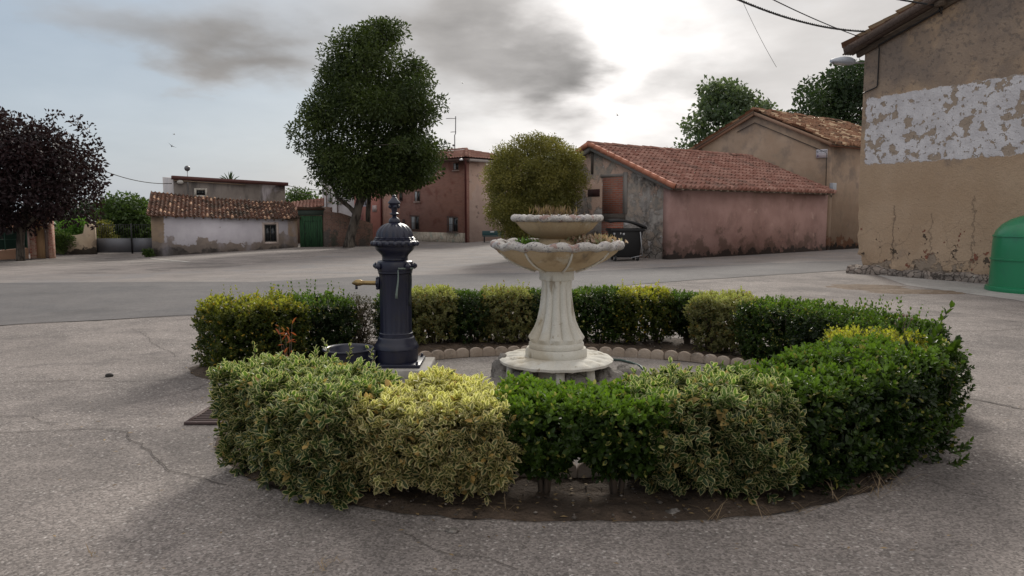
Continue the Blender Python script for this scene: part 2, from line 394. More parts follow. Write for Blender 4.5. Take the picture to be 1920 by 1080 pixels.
# pale concrete apron along the foot of the big house
apl = [(1648, 517), (1700, 535), (1780, 546), (1900, 562), (2100, 600)]
A_ = [ong(*p) for p in apl]; Bk = [ong(*p) for p in [(1640, 513), (1720, 515), (1850, 531), (1990, 552), (2200, 580)]]
V = []; 
for a, b in zip(A_, Bk): V += [(a.x, a.y, .004), (b.x, b.y, .004)]
tag(np_mesh('house_apron', V, [(2*i, 2*i+2, 2*i+3, 2*i+1) for i in range(len(A_)-1)], M['apron']), kind='structure')
# ---------------------------------------------------------------- planting bed inside the concrete
def ell(cx, cy, rx, ry, n=160, e=2.0, jag=0.):
    r = []
    for i in range(n):
        a = 2*math.pi*i/n; c, s = math.cos(a), math.sin(a)
        k = 1+jag*noise.noise((c*4, s*4, 2))
        r.append((cx+rx*k*math.copysign(abs(c)**(2/e), c), cy+ry*k*math.copysign(abs(s)**(2/e), s)))
    return r

OUTP = [(-1.32, 3.98), (-.72, 3.66), (.3, 3.50), (1.2, 3.56), (2.02, 3.97), (2.62, 4.68), (3.2, 5.4), (3.5, 6.4), (3.25, 7.5), (2.6, 8.4), (1.8, 8.9), (.5, 9.0), (-1.0, 8.85), (-2.0, 8.45), (-2.75, 7.85), (-3.12, 7.1), (-2.75, 6.62), (-2.15, 6.25), (-1.98, 5.6), (-1.98, 4.9), (-1.74, 4.38)]
def outr(a, grow=0.):
    th = [(math.atan2(y-5.97, x-.4) % (2*math.pi), math.hypot(x-.4, y-5.97)) for x, y in OUTP]; th.sort(); a %= 2*math.pi; n_ = len(th)
    for i in range(n_):
        t0, r0 = th[i]; t1, r1 = th[(i+1) % n_]; t1_ = t1+(2*math.pi if i == n_-1 else 0); aa = a+(2*math.pi if (i == n_-1 and a < t0) else 0)
        if t0 <= aa <= t1_:
            f = (aa-t0)/(t1_-t0); rm, rp = th[i-1][1], th[(i+2) % n_][1]
            return grow+.5*((2*r0)+(-rm+r1)*f+(2*rm-5*r0+4*r1-rp)*f*f+(-rm+3*r0-3*r1+rp)*f**3)
OUT = []
for i in range(200):
    a_ = 2*math.pi*i/200; a_ = math.atan2(1.85*math.sin(a_), 2.3*math.cos(a_)); r_ = outr(a_)*(1+.010*noise.noise((math.cos(a_)*5, math.sin(a_)*5, 2))); OUT.append((.4+r_*math.cos(a_), 5.97+r_*math.sin(a_)))
OUT0 = None
INN = ell(.4, 5.97, 2.3, 1.85, 200)
V = []; ns = 22
random.seed(3)
for i in range(200):
    for j in range(ns+1):
        t = j/ns; x = INN[i][0]*(1-t)+OUT[i][0]*t; y = INN[i][1]*(1-t)+OUT[i][1]*t
        e = min(1, 6*t, 9*(1-t))
        z = .006+e*(.022+.03*noise.noise((x*2.5, y*2.5, 0))+.022*noise.noise((x*9, y*9, 1))+.014*noise.noise((x*25, y*25, 1)))
        V.append((x, y, max(.005, z)))
F = [(i*(ns+1)+j, ((i+1) % 200)*(ns+1)+j, ((i+1) % 200)*(ns+1)+j+1, i*(ns+1)+j+1) for i in range(200) for j in range(ns)]
M['soil'] = layered('bed_soil', (.060, .044, .033), (.105, .076, .056), 3, [((.16, .115, .085), 2.2, .52, .66, {}), ((.24, .20, .16), 30, .70, .76, {}), ((.035, .027, .022), 12, .6, .7, {})], bump=1.0, bscale=40, bd=.02)
tag(np_mesh('soil_bed', V, F, M['soil'], smooth=True), kind='structure')
INp = ell(.4, 5.97, 2.32, 1.87, 120)
V = [(.4, 5.97, .006)]+[(x, y, .006) for x, y in INp]
tag(np_mesh('inner_paving', V, [(0, 1+i, 1+(i+1) % 120) for i in range(120)], M['inner']), kind='structure')
# the rough lip of concrete around the bed
V = []; O2 = [(x+(x-.4)*.02, y+(y-5.97)*.02) for x, y in OUT]
for i in range(200):
    x, y = OUT[i]; x2, y2 = O2[i]; z = .012+.008*noise.noise((x*8, y*8, 0))
    k = .02*noise.noise((x*6, y*6, 5)); x += k*(.3-x); y += k*(6-y)
    V += [(x, y, .002), (x, y, z), ((x+x2)/2, (y+y2)/2, z), (x2+(x2-x)*1.2, y2+(y2-y)*1.2, -.004)]
F = [(i*4+j, ((i+1) % 200)*4+j, ((i+1) % 200)*4+j+1, i*4+j+1) for i in range(200) for j in range(3)]
tag(np_mesh('concrete_lip', V, F, M['concrete'], smooth=True), kind='structure')
# loose stones and dead leaves on the soil: nobody could count them
def scatter_ring(rs, n, tmin=.1, tmax=1.02):
    r = []
    for _ in range(n):
        i = rs.randrange(200); t = rs.uniform(tmin, tmax); r.append((INN[i][0]*(1-t)+OUT[i][0]*t, INN[i][1]*(1-t)+OUT[i][1]*t, t))
    return r
rs = random.Random(11); V = []; F = []; A = []
for x, y, t in scatter_ring(rs, 2600):
    s = rs.choice([.003, .004, .005, .007, .010]) if rs.random() < .985 else .018
    k = len(V); r_ = rs.random(); 
    for q in ((1, 0, 0), (-1, 0, 0), (0, 1, 0), (0, -1, 0), (0, 0, 1), (0, 0, -1)):
        V.append((x+q[0]*s*rs.uniform(.7, 1.5), y+q[1]*s*rs.uniform(.7, 1.5), .032+.01*noise.noise((x*9, y*9, 1))+q[2]*s*.7)); A.append(r_)
    F += [(k, k+2, k+4), (k+2, k+1, k+4), (k+1, k+3, k+4), (k+3, k, k+4), (k+2, k, k+5), (k+1, k+2, k+5), (k+3, k+1, k+5), (k, k+3, k+5)]
m_, T = newmat('pebble'); r_ = T.n('ShaderNodeAttribute', out=2, attribute_name='rnd')
M['pebble'] = finish(m_, T, T.mix(T.m('POWER', r_, 2.6), (.06, .048, .04), (.32, .28, .24)), .9)
tag(np_mesh('pebbles', V, F, M['pebble'], attrs={'rnd': A}), 'loose pebbles and clods lying on the soil of the hedge bed', 'pebbles', kind='stuff')
V = []; F = []; A = []
extra_ = [(rs.gauss(.3, 2.2), rs.gauss(3.1, .5), 2.) for _ in range(90)]+[(2.6+rs.gauss(.6, .5), rs.uniform(3.6, 7), 2.) for _ in range(70)]+[(-2.2+rs.gauss(-.3, .5), rs.uniform(4, 7), 2.) for _ in range(50)]
for x, y, t in scatter_ring(rs, 2200, .0, 1.06)+extra_:
    L_ = rs.uniform(.012, .035); a = rs.uniform(0, 6.28); z = .034+rs.uniform(0, .012) if t < .97 else .018; k = len(V); c, s = math.cos(a), math.sin(a)
    for q in ((-1, 0, 0), (0, .38, .25), (1, 0, .1), (0, -.38, .2)):
        V.append((x+L_*(q[0]*c-q[1]*s)*.6, y+L_*(q[0]*s+q[1]*c)*.6, z+q[2]*L_*.5)); A.append(0)
    r_ = rs.random(); A[-4:] = [r_]*4; F.append((k, k+1, k+2, k+3))
m_, T = newmat('dead_leaf'); r_ = T.n('ShaderNodeAttribute', out=2, attribute_name='rnd')
M['dead'] = finish(m_, T, T.mix(r_, (.07, .04, .02), (.36, .25, .12)), .8)
tag(np_mesh('leaf_litter', V, F, M['dead'], attrs={'rnd': A}), 'dry brown leaf litter scattered over the hedge bed', 'leaf litter', kind='stuff')
# brown dirt blown together by the house
dm = layered('dry_dirt', (.12, .085, .06), (.19, .14, .10), 4, [((.3, .27, .24), 14, .6, .68, {})], bump=.8)
for nm, cx_, cy_, rx_, ry_ in (('dirt_patch', 1622, 538, .85, .34), ('dirt_patch', 1712, 547, .95, .28)):
    c_ = on(cx_, cy_); rs = random.Random(cx_); V = [(c_.x, c_.y, .03)]; 
    for k in (1, 2, 3):
        for i in range(40):
            a = i*math.pi/20; q = k/3*(1+.35*noise.noise((math.cos(a)*2, math.sin(a)*2, cx_))+.15*noise.noise((math.cos(a)*8, math.sin(a)*8, cx_)))
            V.append((c_.x+rx_*q*math.cos(a), c_.y+ry_*q*math.sin(a)*1.8, (.028, .016, -.004)[k-1]+.008*noise.noise((a*3, k, 0))))
    F = [(0, 1+i, 1+(i+1) % 40) for i in range(40)]+[(1+k*40+i, 1+(k+1)*40+i, 1+(k+1)*40+(i+1) % 40, 1+k*40+(i+1) % 40) for k in (0, 1) for i in range(40)]
    tag(np_mesh(nm, V, F, dm, smooth=True), 'brown patch of washed up dirt on the concrete before the ochre house', 'dirt', kind='stuff')
# drain grate at the left of the hedge
gx = on(362, 767); gy = on(345, 797); g2 = on(470, 795)
g = thing('drain_grate', 'rusty slotted steel drain grate set in the concrete left of the hedge', 'drain grate', (gy.x, gy.y, 0), 0)
rust = plain('rusty_steel', (.085, .055, .05), .75, .3, .4, 20)
W_, D_ = .62, gx.y-gy.y
fr = MB(); fr.box(0, W_, 0, .025, .002, .02).box(0, W_, D_-.025, D_, .002, .02).box(0, .025, .0255, D_-.0255, .002, .02).box(W_-.025, W_, .0255, D_-.0255, .002, .02); fr.build('frame', rust, g)
sl_ = MB(); nb = 9
for i in range(nb):
    y = .04+(D_-.08)*i/(nb-1); sl_.box(.0255, W_-.0255, y-.010, y+.010, .008, .017)
sl_.build('grating', rust, g)
MB().box(.026, W_-.026, .026, D_-.026, .0065, .0075).build('pit', plain('pit_black', (.006, .006, .006), 1), g)
# ---------------------------------------------------------------- buildings: shared makers
def frame_at(origin, u):
    u = Vector((u[0], u[1])).normalized(); return (origin[0], origin[1], 0), math.atan2(u.y, u.x), u, Vector((-u.y, u.x))
def tile_roof(name, parent, o, u, v, W, Ls, per, row, amp, mat, seed=0, jit=.006, sag=None, pj=0., under=.05, skip=None, clip=None):
    """barrel tiles as one sheet: o=eave corner, u along the eave, v up the slope, W x Ls"""
    o = Vector(o); u = Vector(u).normalized(); v = Vector(v).normalized(); nn = u.cross(v).normalized()
    rs = random.Random(seed); nc = int(round(W/per)); per = W/nc; nr = max(1, int(round(Ls/row))); row = Ls/nr; k = 8
    V = []; A = []; tone = {}; off = {}
    for r in range(nr):
        for c in range(nc+1): tone[r, c] = rs.random(); off[r, c] = (rs.uniform(-1, 1)*jit, rs.uniform(-1, 1)*pj)
    nu = nc*k+1; rows = []
    for r in range(nr):
        for e in ((-1,) if r == 0 else ())+(0, 1):
            rr = []
            for i in range(nu):
                c = min(nc, int((i+k/2)//k)); ph = math.cos(2*math.pi*i/k); h = amp*(ph if ph > -.45 else -.45-(abs(ph)-.45)*.4)
                cov = ph > -.3; dz, dv = off[r, c]
                U = i*per/k; Vv = r*row+e*row*.995 if e >= 0 else 0
                if e <= 0 and cov: Vv += dv*.8-.02
                z = h+(.042 if cov else .016)*(1-max(e, 0))+(dz if cov else 0)+.01
                if e == -1: z = -.03
                if sag: z += sag(U/W, Vv/Ls)
                p = o+u*U+v*Vv+nn*z; rr.append(p); A.append(tone[r, c] if cov else tone[r, c]*.5)
            rows.append(rr)
    for rr in rows: V += rr
    F = [(j*nu+i, j*nu+i+1, (j+1)*nu+i+1, (j+1)*nu+i) for j in range(len(rows)-1) for i in range(nu-1)]
    ob = np_mesh(name, [tuple(p) for p in V], F, mat, parent, True, {'rnd': A})
    me = ob.data; import bmesh
    bm = bmesh.new(); bm.from_mesh(me)
    for e in bm.edges:
        if len(e.link_faces) == 2 and e.calc_face_angle(0) > R(38): e.smooth = False
    bm.to_mesh(me); bm.free()
    if under:
        b = MB(); q = [o+u*.01+v*.02, o+u*(W-.01)+v*.02, o+u*(W-.01)+v*Ls, o+u*.01+v*Ls]
        sg = [(-.035-(0 if not sag else 0)) for _ in q]
        b.add([p+nn*(-.02-amp*.45) for p in q]+[p+nn*(-.02-amp*.45-under) for p in q], [(0, 1, 2, 3), (7, 6, 5, 4), (0, 4, 5, 1), (1, 5, 6, 2), (2, 6, 7, 3), (3, 7, 4, 0)])
        b.build('roof_boards', M['timber'], parent)
    return ob
def ridge_tiles(name, parent, p, q, r, mat, seed=0, step_=.4, wob_=.01):
    p = Vector(p); q = Vector(q); L_ = (q-p).length; n = max(1, int(L_/step_)); a = (q-p).normalized(); side = a.cross(Vector((0, 0, 1))).normalized(); up_ = side.cross(a)
    rs = random.Random(seed); b = MB()
    for i in range(n):
        b.a = rs.random(); s0 = p.lerp(q, i/n)-a*.03; s1 = p.lerp(q, (i+1)/n); vs = []; dz = rs.uniform(-1, 1)*wob_
        for c, rr in ((s0, r*1.08), (s1, r*.92)):
            for j in range(7):
                t = math.pi*j/6; vs.append(c+side*math.cos(t)*rr+up_*(math.sin(t)*rr*.8+dz))
        b.add(vs, [(j, j+1, j+8, j+7) for j in range(6)]+[tuple(range(7))])
    return b.build(name, mat, parent, attr=True)
M['timber'] = layered('old_timber', (.10, .075, .055), (.17, .13, .10), 6, [], bump=.4, stretch=(1, 6, 6))
M['tile_new'] = roofmat('orange_tile', (.25, .115, .088), (.39, .225, .18), (.19, .10, .08), (.17, .11, .09), .58)
M['tile_old'] = roofmat('weathered_tile', (.22, .115, .07), (.34, .19, .12), (.13, .08, .055), (.085, .065, .05), .58, (.52, .38, .25), .9)
M['tile_shed'] = roofmat('mossy_old_tile', (.085, .042, .028), (.22, .10, .065), (.045, .03, .023), (.04, .03, .021), .54, (.52, .33, .22), .86)
M['glass'] = plain('dark_window_glass', (.015, .018, .02), .12, 0, .1)
M['black_iron'] = plain('black_iron', (.012, .012, .013), .5)
M['white_frame'] = plain('white_window_frame', (.55, .53, .5), .6)
M['lilac'] = plain('curtain', (.4, .42, .44), .8)
def window(parent, x, z, wd, ht, y=0., depth=.14, frame=None, bars=False, sill=None, curtain=False, wallax=0, fw=.05, surround=None, recess=.10, shutters=None):
    """window in the y=0 wall of its parent's frame (wallax 1: in the x=0 wall)"""
    def B(b, x0, x1, y0, y1, z0, z1):
        if wallax == 0: b.box(x0, x1, y0, y1, z0, z1)
        else: b.box(y0, y1, x0, x1, z0, z1)
        return b
    e = .003
    wn = MB()
    B(wn, x, x+fw, y-.02, y+.03, z, z+ht); B(wn, x+wd-fw, x+wd, y-.02, y+.03, z, z+ht); B(wn, x+fw, x+wd-fw, y-.02, y+.03, z, z+fw); B(wn, x+fw, x+wd-fw, y-.02, y+.03, z+ht-fw, z+ht)
    B(wn, x+wd/2-.02, x+wd/2+.02, y-.015, y+.03, z+fw, z+ht-fw)
    f = wn.build('window', frame or M['white_frame'], parent)
    p = MB(); B(p, x+fw, x+wd/2-.02, y-.008, y+.02, z+fw, z+ht-fw); B(p, x+wd/2+.02, x+wd-fw, y-.008, y+.02, z+fw, z+ht-fw); p.build('pane', M['glass'], f)
    if curtain: B(MB(), x+fw+.01, x+wd/2-.03, y-.012, y-.0085, z+fw, z+ht-fw).build('curtain', M['lilac'], f)
    if sill: B(MB(), x-.06, x+wd+.06, y-.09, y-.021, z-.07, z-.002).build('sill', sill, f)
    if surround:
        s = MB(); q = .12
        B(s, x-q, x-.002, y-.035, y+.01, z-q, z+ht+q); B(s, x+wd+.002, x+wd+q, y-.035, y+.01, z-q, z+ht+q); B(s, x-.002, x+wd+.002, y-.035, y+.01, z+ht+.002, z+ht+q); B(s, x-.002, x+wd+.002, y-.035, y+.01, z-q, z-.002)
        s.build('surround', surround, f)
    if bars:
        g = MB()
        for i in range(6): xx = x+wd*(i+.5)/6; B(g, xx-.011, xx+.011, y-.16, y-.14, z-.05, z+ht+.05)
        for zz in (z-.03, z+ht*.5, z+ht+.03): B(g, x-.04, x+wd+.04, y-.139, y-.12, zz-.012, zz+.012)
        for xx in (x-.02, x+wd+.02):
            for zz in (z, z+ht): B(g, xx-.012, xx+.012, y-.1195, y, zz-.012, zz+.012)
        g.build('grille', M['black_iron'], f)
    return f
# ---------------------------------------------------------------- pink barn
A0 = on(1255, 487); UB = (.786, .618)
loc, rz, u2, v2 = frame_at(A0, UB)
barn = thing('barn', 'low pink rendered barn with crumbling stone gable and orange tiled roof', 'barn', loc, rz)
BL, BW, EH, AH = 9.62, 7.2, 2.38, 3.86
pinkm = layered('pink_render', (.33, .20, .175), (.42, .265, .235), 1.1, [
    ((.29, .18, .155), 1.3, .50, .66, {'st': (1, 1, .7), 'op': .8}), ((.52, .36, .31), 2.2, .6, .72, {'op': .7}),
    ((.17, .11, .09), 1.6, .52, .66, {'z': (.18, -.22), 'op': .85}), ((.07, .055, .05), 3, .60, .68, {'z': (.26, -.75)}), ((.36, .32, .3), 9, .72, .76, {'dep': -1})], bump=.55)
b = MB(); b.box(0, BL, 0, .3, -.3, EH); b.build('long_wall', pinkm, barn)
rubble = layered('rubble_and_render', (.25, .23, .215), (.42, .38, .35), 2.6, [
    ((.50, .35, .28), .9, .50, .55, {'z': (-.20, .11), 'dep': 1.6}),
    (((.36, .29, .24), (.24, .22, .20)), 1.4, .49, .56, {'dep': 1.0}),
    ((.10, .095, .09), 3.2, .0, .06, {'vor': 'edge', 'z': (-.0, .028), 'dep': -2.0, 'op': .75}),
    ((.55, .52, .52), 3.0, .62, .66, {'z': (.02, -.015)}), ((.36, .15, .09), 5, .64, .7, {'z': (.04, -.12)}), ((.10, .09, .085), 2.2, .56, .7, {'op': .8})], bump=.9, bscale=22, bd=.03)
b = MB(); b.prism([(.302, -.3), (BW, -.3), (BW, EH), (BW/2, AH), (.302, EH+.12)], 0, 0, .3); b.build('gable_wall', rubble, barn)
b = MB(); b.prism([(.302, -.3), (BW-.3, -.3), (BW-.3, EH), (BW/2, AH-.05), (.302, EH)], 0, BL-.3, BL-.002); b.box(.302, BL-.302, BW-.3, BW, -.3, EH); b.build('back_wall', pinkm, barn)
sl_a = math.atan2(AH-EH, BW/2)
ev = .32; tile_roof('roof', barn, (-.16, -ev, EH-.0-ev*math.tan(sl_a)+.07), (1, 0, 0), (0, math.cos(sl_a), math.sin(sl_a)), BL+.16, (BW/2+ev)/math.cos(sl_a)-.02, .235, .36, .052, M['tile_new'], 5, .010, pj=.016)
tile_roof('roof', barn, (BL, BW+ev, EH-ev*math.tan(sl_a)+.07), (-1, 0, 0), (0, -math.cos(sl_a), math.sin(sl_a)), BL+.16, (BW/2+ev)/math.cos(sl_a)-.02, .235, .36, .042, M['tile_new'], 6)
ridge_tiles('ridge', barn, (-.2, BW/2, AH+.10), (BL, BW/2, AH+.10), .12, M['tile_new'], 1)
verge = plain('verge_tile', (.46, .18, .11), .8, .0, .3, 5)
for s_ in (1, -1):
    b = MB(); y0 = -ev if s_ == 1 else BW+ev; n_ = 12
    for i in range(n_):
        f0, f1 = i/n_, (i+1)/n_; ya = y0+(BW/2-y0)*f0; yb = y0+(BW/2-y0)*f1; za = EH-ev*math.tan(sl_a)+.075+(AH-EH+ev*math.tan(sl_a))*f0; zb = EH-ev*math.tan(sl_a)+.075+(AH-EH+ev*math.tan(sl_a))*f1
        b.bar((-.21, ya, za+.03), (-.21, yb+.0*s_, zb+.024), .10, .15)
    b.build('verge', verge, barn)
mort = plain('grey_mortar', (.24, .225, .21), .95, 0, .25, 9, .5)
b = MB()
for s_ in (1, -1):
    y0 = -.1 if s_ == 1 else BW+.1
    b.bar((-.08, y0, EH-.10+.02), (-.08, BW/2, AH-.06), .16, .12)
b.build('verge_mortar', mort, barn)
# infilled openings of the gable: x=0 wall, y measured from the corner
def gy_(px, py):                      # position on the gable plane x=0 for a measured point
    a = on(px, 487); dv = (px-960)/1400
    t = (A0.x-dv*A0.y*1.0)/(.618+dv*.786)/1.0
    return t
brk = layered('brick_infill', (.33, .11, .075), (.27, .09, .062), 3, [((.20, .15, .13), 2.5, .52, .66, {'op': .6})], brick=((.38, .14, .09), (.26, .22, .19)), bump=.5)
tmb = plain('dark_lintel', (.08, .065, .055), .9, 0, .35, 12, .5)
y1, y2 = gy_(1167, 0), gy_(1129, 0)
B_ = lambda b, yy0, yy1, z0, z1, d0=-.02: b.box(d0, -.0015, yy0, yy1, z0, z1)
B_(MB(), y1, y2, 1.48, 2.74).build('brick_infill', brk, barn); B_(MB(), y1-.03, y2+.02, .02, 1.24, -.025).build('brick_infill', brk, barn)
b = MB(); B_(b, y1-.12, y2+.06, 1.26, 1.46, -.06); b.build('lintel', tmb, barn)
cc = plain('concrete_post', (.27, .24, .22), .95, 0, .2, 6, .4)
b = MB(); B_(b, y1-.2, y1-.02, 1.48, 2.9, -.035); b.build('door_jamb', cc, barn); b = MB(); B_(b, y1-.22, y2+.1, 2.76, 2.86, -.03); b.build('lintel', cc, barn)
b = MB(); B_(b, BW/2-.05, BW/2+.05, 2.9, AH-.12, -.03); b.build('post', tmb, barn)
b = MB(); B_(b, y2+.15, y2+.75, 2.1, 2.36, -.012); b.build('vent_hole', plain('vent_dark', (.05, .018, .018), 1), barn)
rs = random.Random(5); b = MB()
pw_ = plain('pale_wood', (.34, .28, .22), .9, 0, .4, 5, .4)
for i in range(24):                   # rafter ends under the long eave
    x = .25+i*.395; MB().box(x-.045, x+.045, -.30, -.002, EH-.14+rs.uniform(-.015, .01), EH-.04).build('rafter_end', pw_, barn)
# ---------------------------------------------------------------- ochre barn behind it
C0 = on(1548.5, 469.5)
loc, rz, u2, v2 = frame_at(C0, UB)
och = thing('house', 'ochre house with broad blank gable and old uneven tiled roof behind the pink barn', 'house', loc, rz)
OL, OW, OE, OA = 8., 7.0, 4.30, 5.85
ochm = layered('ochre_render', (.30, .215, .155), (.37, .275, .205), .9, [((.28, .21, .155), 1.2, .5, .64, {'op': .8}), ((.19, .15, .125), 1.1, .5, .68, {'z': (-.16, .045), 'op': .75}),
    ((.24, .13, .085), 2.5, .54, .60, {'z': (.22, -.42), 'dep': -1.5}), ((.06, .05, .045), 4, .60, .66, {'z': (.30, -.95)})], bump=.5)
b = MB(); b.box(.3, OL, 0, .3, -.3, OE); b.build('side_wall', ochm, och)
b = MB(); b.prism([(0, -.3), (OW, -.3), (OW, OE), (OW/2, OA), (0, OE)], 0, 0, .298); b.build('gable_wall', ochm, och)
b = MB(); b.box(.3, OL, OW-.3, OW, -.3, OE); b.prism([(.3, -.3), (OW-.3, -.3), (OW-.3, OE), (OW/2, OA-.1), (.3, OE)], 0, OL-.3, OL-.002); b.build('back_wall', ochm, och)
sa = math.atan2(OA-OE, OW/2); ev = .3
def sagf(a, b_): return .05*noise.noise((a*5, b_*4, 2))+.02*noise.noise((a*14, b_*9, 7))
tile_roof('roof', och, (-.14, -ev, OE-ev*math.tan(sa)+.10), (1, 0, 0), (0, math.cos(sa), math.sin(sa)), OL+.3, (OW/2+ev)/math.cos(sa)-.02, .24, .38, .05, M['tile_old'], 15, .03, sagf, .10)
tile_roof('roof', och, (OL+.1, OW+ev, OE-ev*math.tan(sa)+.10), (-1, 0, 0), (0, -math.cos(sa), math.sin(sa)), OL+.3, (OW/2+ev)/math.cos(sa)-.02, .24, .38, .05, M['tile_old'], 16, .02, None, .06)
ridge_tiles('ridge', och, (-.14, OW/2, OA+.13), (OL, OW/2, OA+.13), .13, M['tile_old'], 3, .4, .03)
b = MB()
for s_ in (1, -1):
    y0 = -.12 if s_ == 1 else OW+.12; b.bar((-.07, y0, OE-.08+.02), (-.07, OW/2, OA-.02), .13, .13)
b.build('verge_course', plain('pale_brick_verge', (.31, .20, .14), .95, 0, .3, 14, .5), och)
b = MB(); b.box(-.10, OL, -.2, -.002, OE-.13, OE-.01); b.build('cornice', plain('cornice_brick', (.30, .15, .10), .95, 0, .3, 10, .4), och)
# cable that follows the verge and drops to the meter box
b = MB(); pts = [(-.03, OW/2+.9, OA-.75), (-.03, OW/2, OA-.42), (-.03, OW/2-1.2, OA-.95), (-.03, .9, OE-.02), (-.03, .45, OE-.22), (-.03, .12, OE-.38), (-.03, .10, 2.55)]
b.tube(pts, .014, 5); b.build('cable', M['black_iron'], och)
mb = MB(); mb.box(.06, .34, -.16, -.002, 2.35, 2.72); mb.build('meter_box', plain('grey_plastic', (.36, .38, .42), .5), och, bevel=.01)
b = MB(); b.tube([(.10, -.03, 2.36), (.06, -.05, 2.22), (.16, -.05, 2.15), (.24, -.04, 2.34)], .014, 5); b.build('cable', M['black_iron'], och)
# for-sale board on the gable
sg = thing('sale_sign', 'small white for-sale board with dark capital letters on the ochre gable', 'sign', loc, rz)
tt = (C0.x-(1534-960)/1400*(C0.y))/(.618+(574/1400)*.786)
sy = tt; sz = at(1534, 288, C0.y+.786*sy).z
MB().box(-.035, -.004, sy-.24, sy+.24, sz-.17, sz+.17).build('board', plain('sign_white', (.62, .60, .64), .5, 0, .06), sg)
def text(s, parent, name, loc_, rot, size, mat, ext=.002):
    cu = bpy.data.curves.new(name, 'FONT'); cu.body = s; cu.size = size; cu.extrude = ext; cu.align_x = 'CENTER'; cu.align_y = 'CENTER'
    o = bpy.data.objects.new(name, cu); C.objects.link(o); dg = bpy.context.evaluated_depsgraph_get(); dg.update()
    me = bpy.data.meshes.new_from_object(o.evaluated_get(dg)); bpy.data.objects.remove(o)
    o = bpy.data.objects.new(name, me); C.objects.link(o); me.materials.clear(); me.materials.append(mat); o.parent = parent; o.location = loc_; o.rotation_euler = rot
    return o
ink = plain('sign_ink', (.03, .035, .06), .6, 0, .05)
text('SE VENDE', sg, 'lettering', (-.038, sy, sz+.085), (math.pi/2, 0, -math.pi/2), .105, ink)
MB().box(-.039, -.0355, sy-.2, sy+.12, sz+.003, sz+.009).build('rule', ink, sg); MB().box(-.039, -.0355, sy+.13, sy+.19, sz-.11, sz-.05).build('mark', plain('sign_mauve', (.2, .15, .28), .6), sg)
# ---------------------------------------------------------------- the big ochre house on the right
D0 = on(1603, 511)
UH = (.44, -.898); loc, rz, uH, vH = frame_at(D0, UH)
hs = thing('house', 'tall ochre house at the right edge with a peeling white painted band', 'house', loc, rz)
HL, HE, HA, HX = 9., 5.66, 7.10, 4.8
zt = lambda px, py, t: (D0.xy+uH*t, at(px, py, (D0.xy+uH*t).y).z)
def hx(px): k = (px-960)/1400; return (k*1.012*D0.y-D0.x)/(uH.x-k*1.012*uH.y)
bx0 = .05
big = layered('peeling_ochre', (.40, .28, .185), (.47, .34, .235), .8, [
    (((.28, .215, .17), (.35, .265, .20)), .55, .50, .62, {'z': (-.20, .05), 'op': .9}),
    ((.19, .155, .135), 1.1, .47, .62, {'z': (-.27, .062), 'op': .55}),
    ((.17, .14, .12), 9, .56, .66, {'z': (-.2, .045), 'dep': -.6, 'op': .6}),
    (((.70, .67, .68), (.58, .55, .56)), 1., -1, -.5, {'box': (0, .12, 20., 2.70, 4.32), 'rag': .10, 'sl': -.0, 'dep': .5}),
    ((.38, .30, .235), 3.6, .565, .585, {'box': (0, .12, 20., 2.70, 4.32), 'rag': .10, 'dep': -.8, 'det': 4}),
    ((.33, .27, .22), 10, .60, .63, {'box': (0, .12, 20., 2.70, 4.32), 'dep': -.8}),
    ((.26, .10, .065), 3.6, .635, .655, {'z': (.05, -.055), 'dep': -1.5}),
    ((.13, .10, .08), 1., -1, -.5, {'box': (0, 1.02, 1.05, .35, 1.7), 'rag': .16, 'dep': -1.5, 'op': .6}), ((.15, .12, .09), 1., -1, -.5, {'box': (0, 1.98, 2.005, .3, 1.5), 'rag': .14, 'dep': -1.5, 'op': .45}), ((.15, .12, .09), 1., -1, -.5, {'box': (0, 2.95, 2.975, .3, 1.9), 'rag': .16, 'dep': -1.5, 'op': .5}),
    ((.10, .075, .055), 4.2, .635, .665, {'z': (.07, -.08), 'dep': -2}),
    ((.15, .12, .095), 1.3, .0, .012, {'vor': 'edge', 'z': (-.012, .012), 'dep': -1.2, 'op': .28}),
    ((.30, .235, .18), 2, .56, .62, {'z': (.16, -.42), 'dep': -1.5})], bump=.8, bscale=26, bd=.02)
# gable wall as a fine grid so that its foot and corner can be ragged
nx, nzz = 150, 110; V = []; top = lambda x: HE+(HA-HE)*(1-abs(x-HX)/HX) if x < 2*HX else HE
for j in range(nzz+1):
    for i in range(nx+1):
        x = (HL+.6)*(i/nx)**1.25; tz = top(x); z = -.1+(tz+.1)*j/nzz
        dy = -.05*0; e = max(0, 1-z/1.1)
        dy += .05*e*noise.noise((x*1.5, z*1.5, 3))*1+.02*e*noise.noise((x*6, z*6, 3))+.008*noise.noise((x*1.1, z*1.1, 9))
        rag = 0
        if i < 14 and z < 2.2:
            k = max(0, noise.noise((0, z*2.2, 5))+.12)*.35+.03*noise.noise((0, z*11, 8)); rag = (k+(.15 if z < .45 else 0))*(1-z/2.2)*(1-i/14)
        V.append((x+rag*.7, dy+rag*.5-.0, z))
F = [(j*(nx+1)+i, j*(nx+1)+i+1, (j+1)*(nx+1)+i+1, (j+1)*(nx+1)+i) for j in range(nzz) for i in range(nx)]
np_mesh('gable_wall', V, F, big, hs, True)
b = MB(); b.box(.12, .4, .12, 10, -.1, HE-.02); b.box(HL+.2, HL+.58, .12, 10, -.1, HE-.02); b.box(.4, HL+.2, 9.6, 10, -.1, HE-.02); b.prism([(.1, HE-.01), (HX*2-.1, HE-.01), (HX, HA-.03)], 1, .12, 10); b.box(.4, HL+.2, .12, .3, -.1, HE-.03)
b.build('side_wall', big, hs)
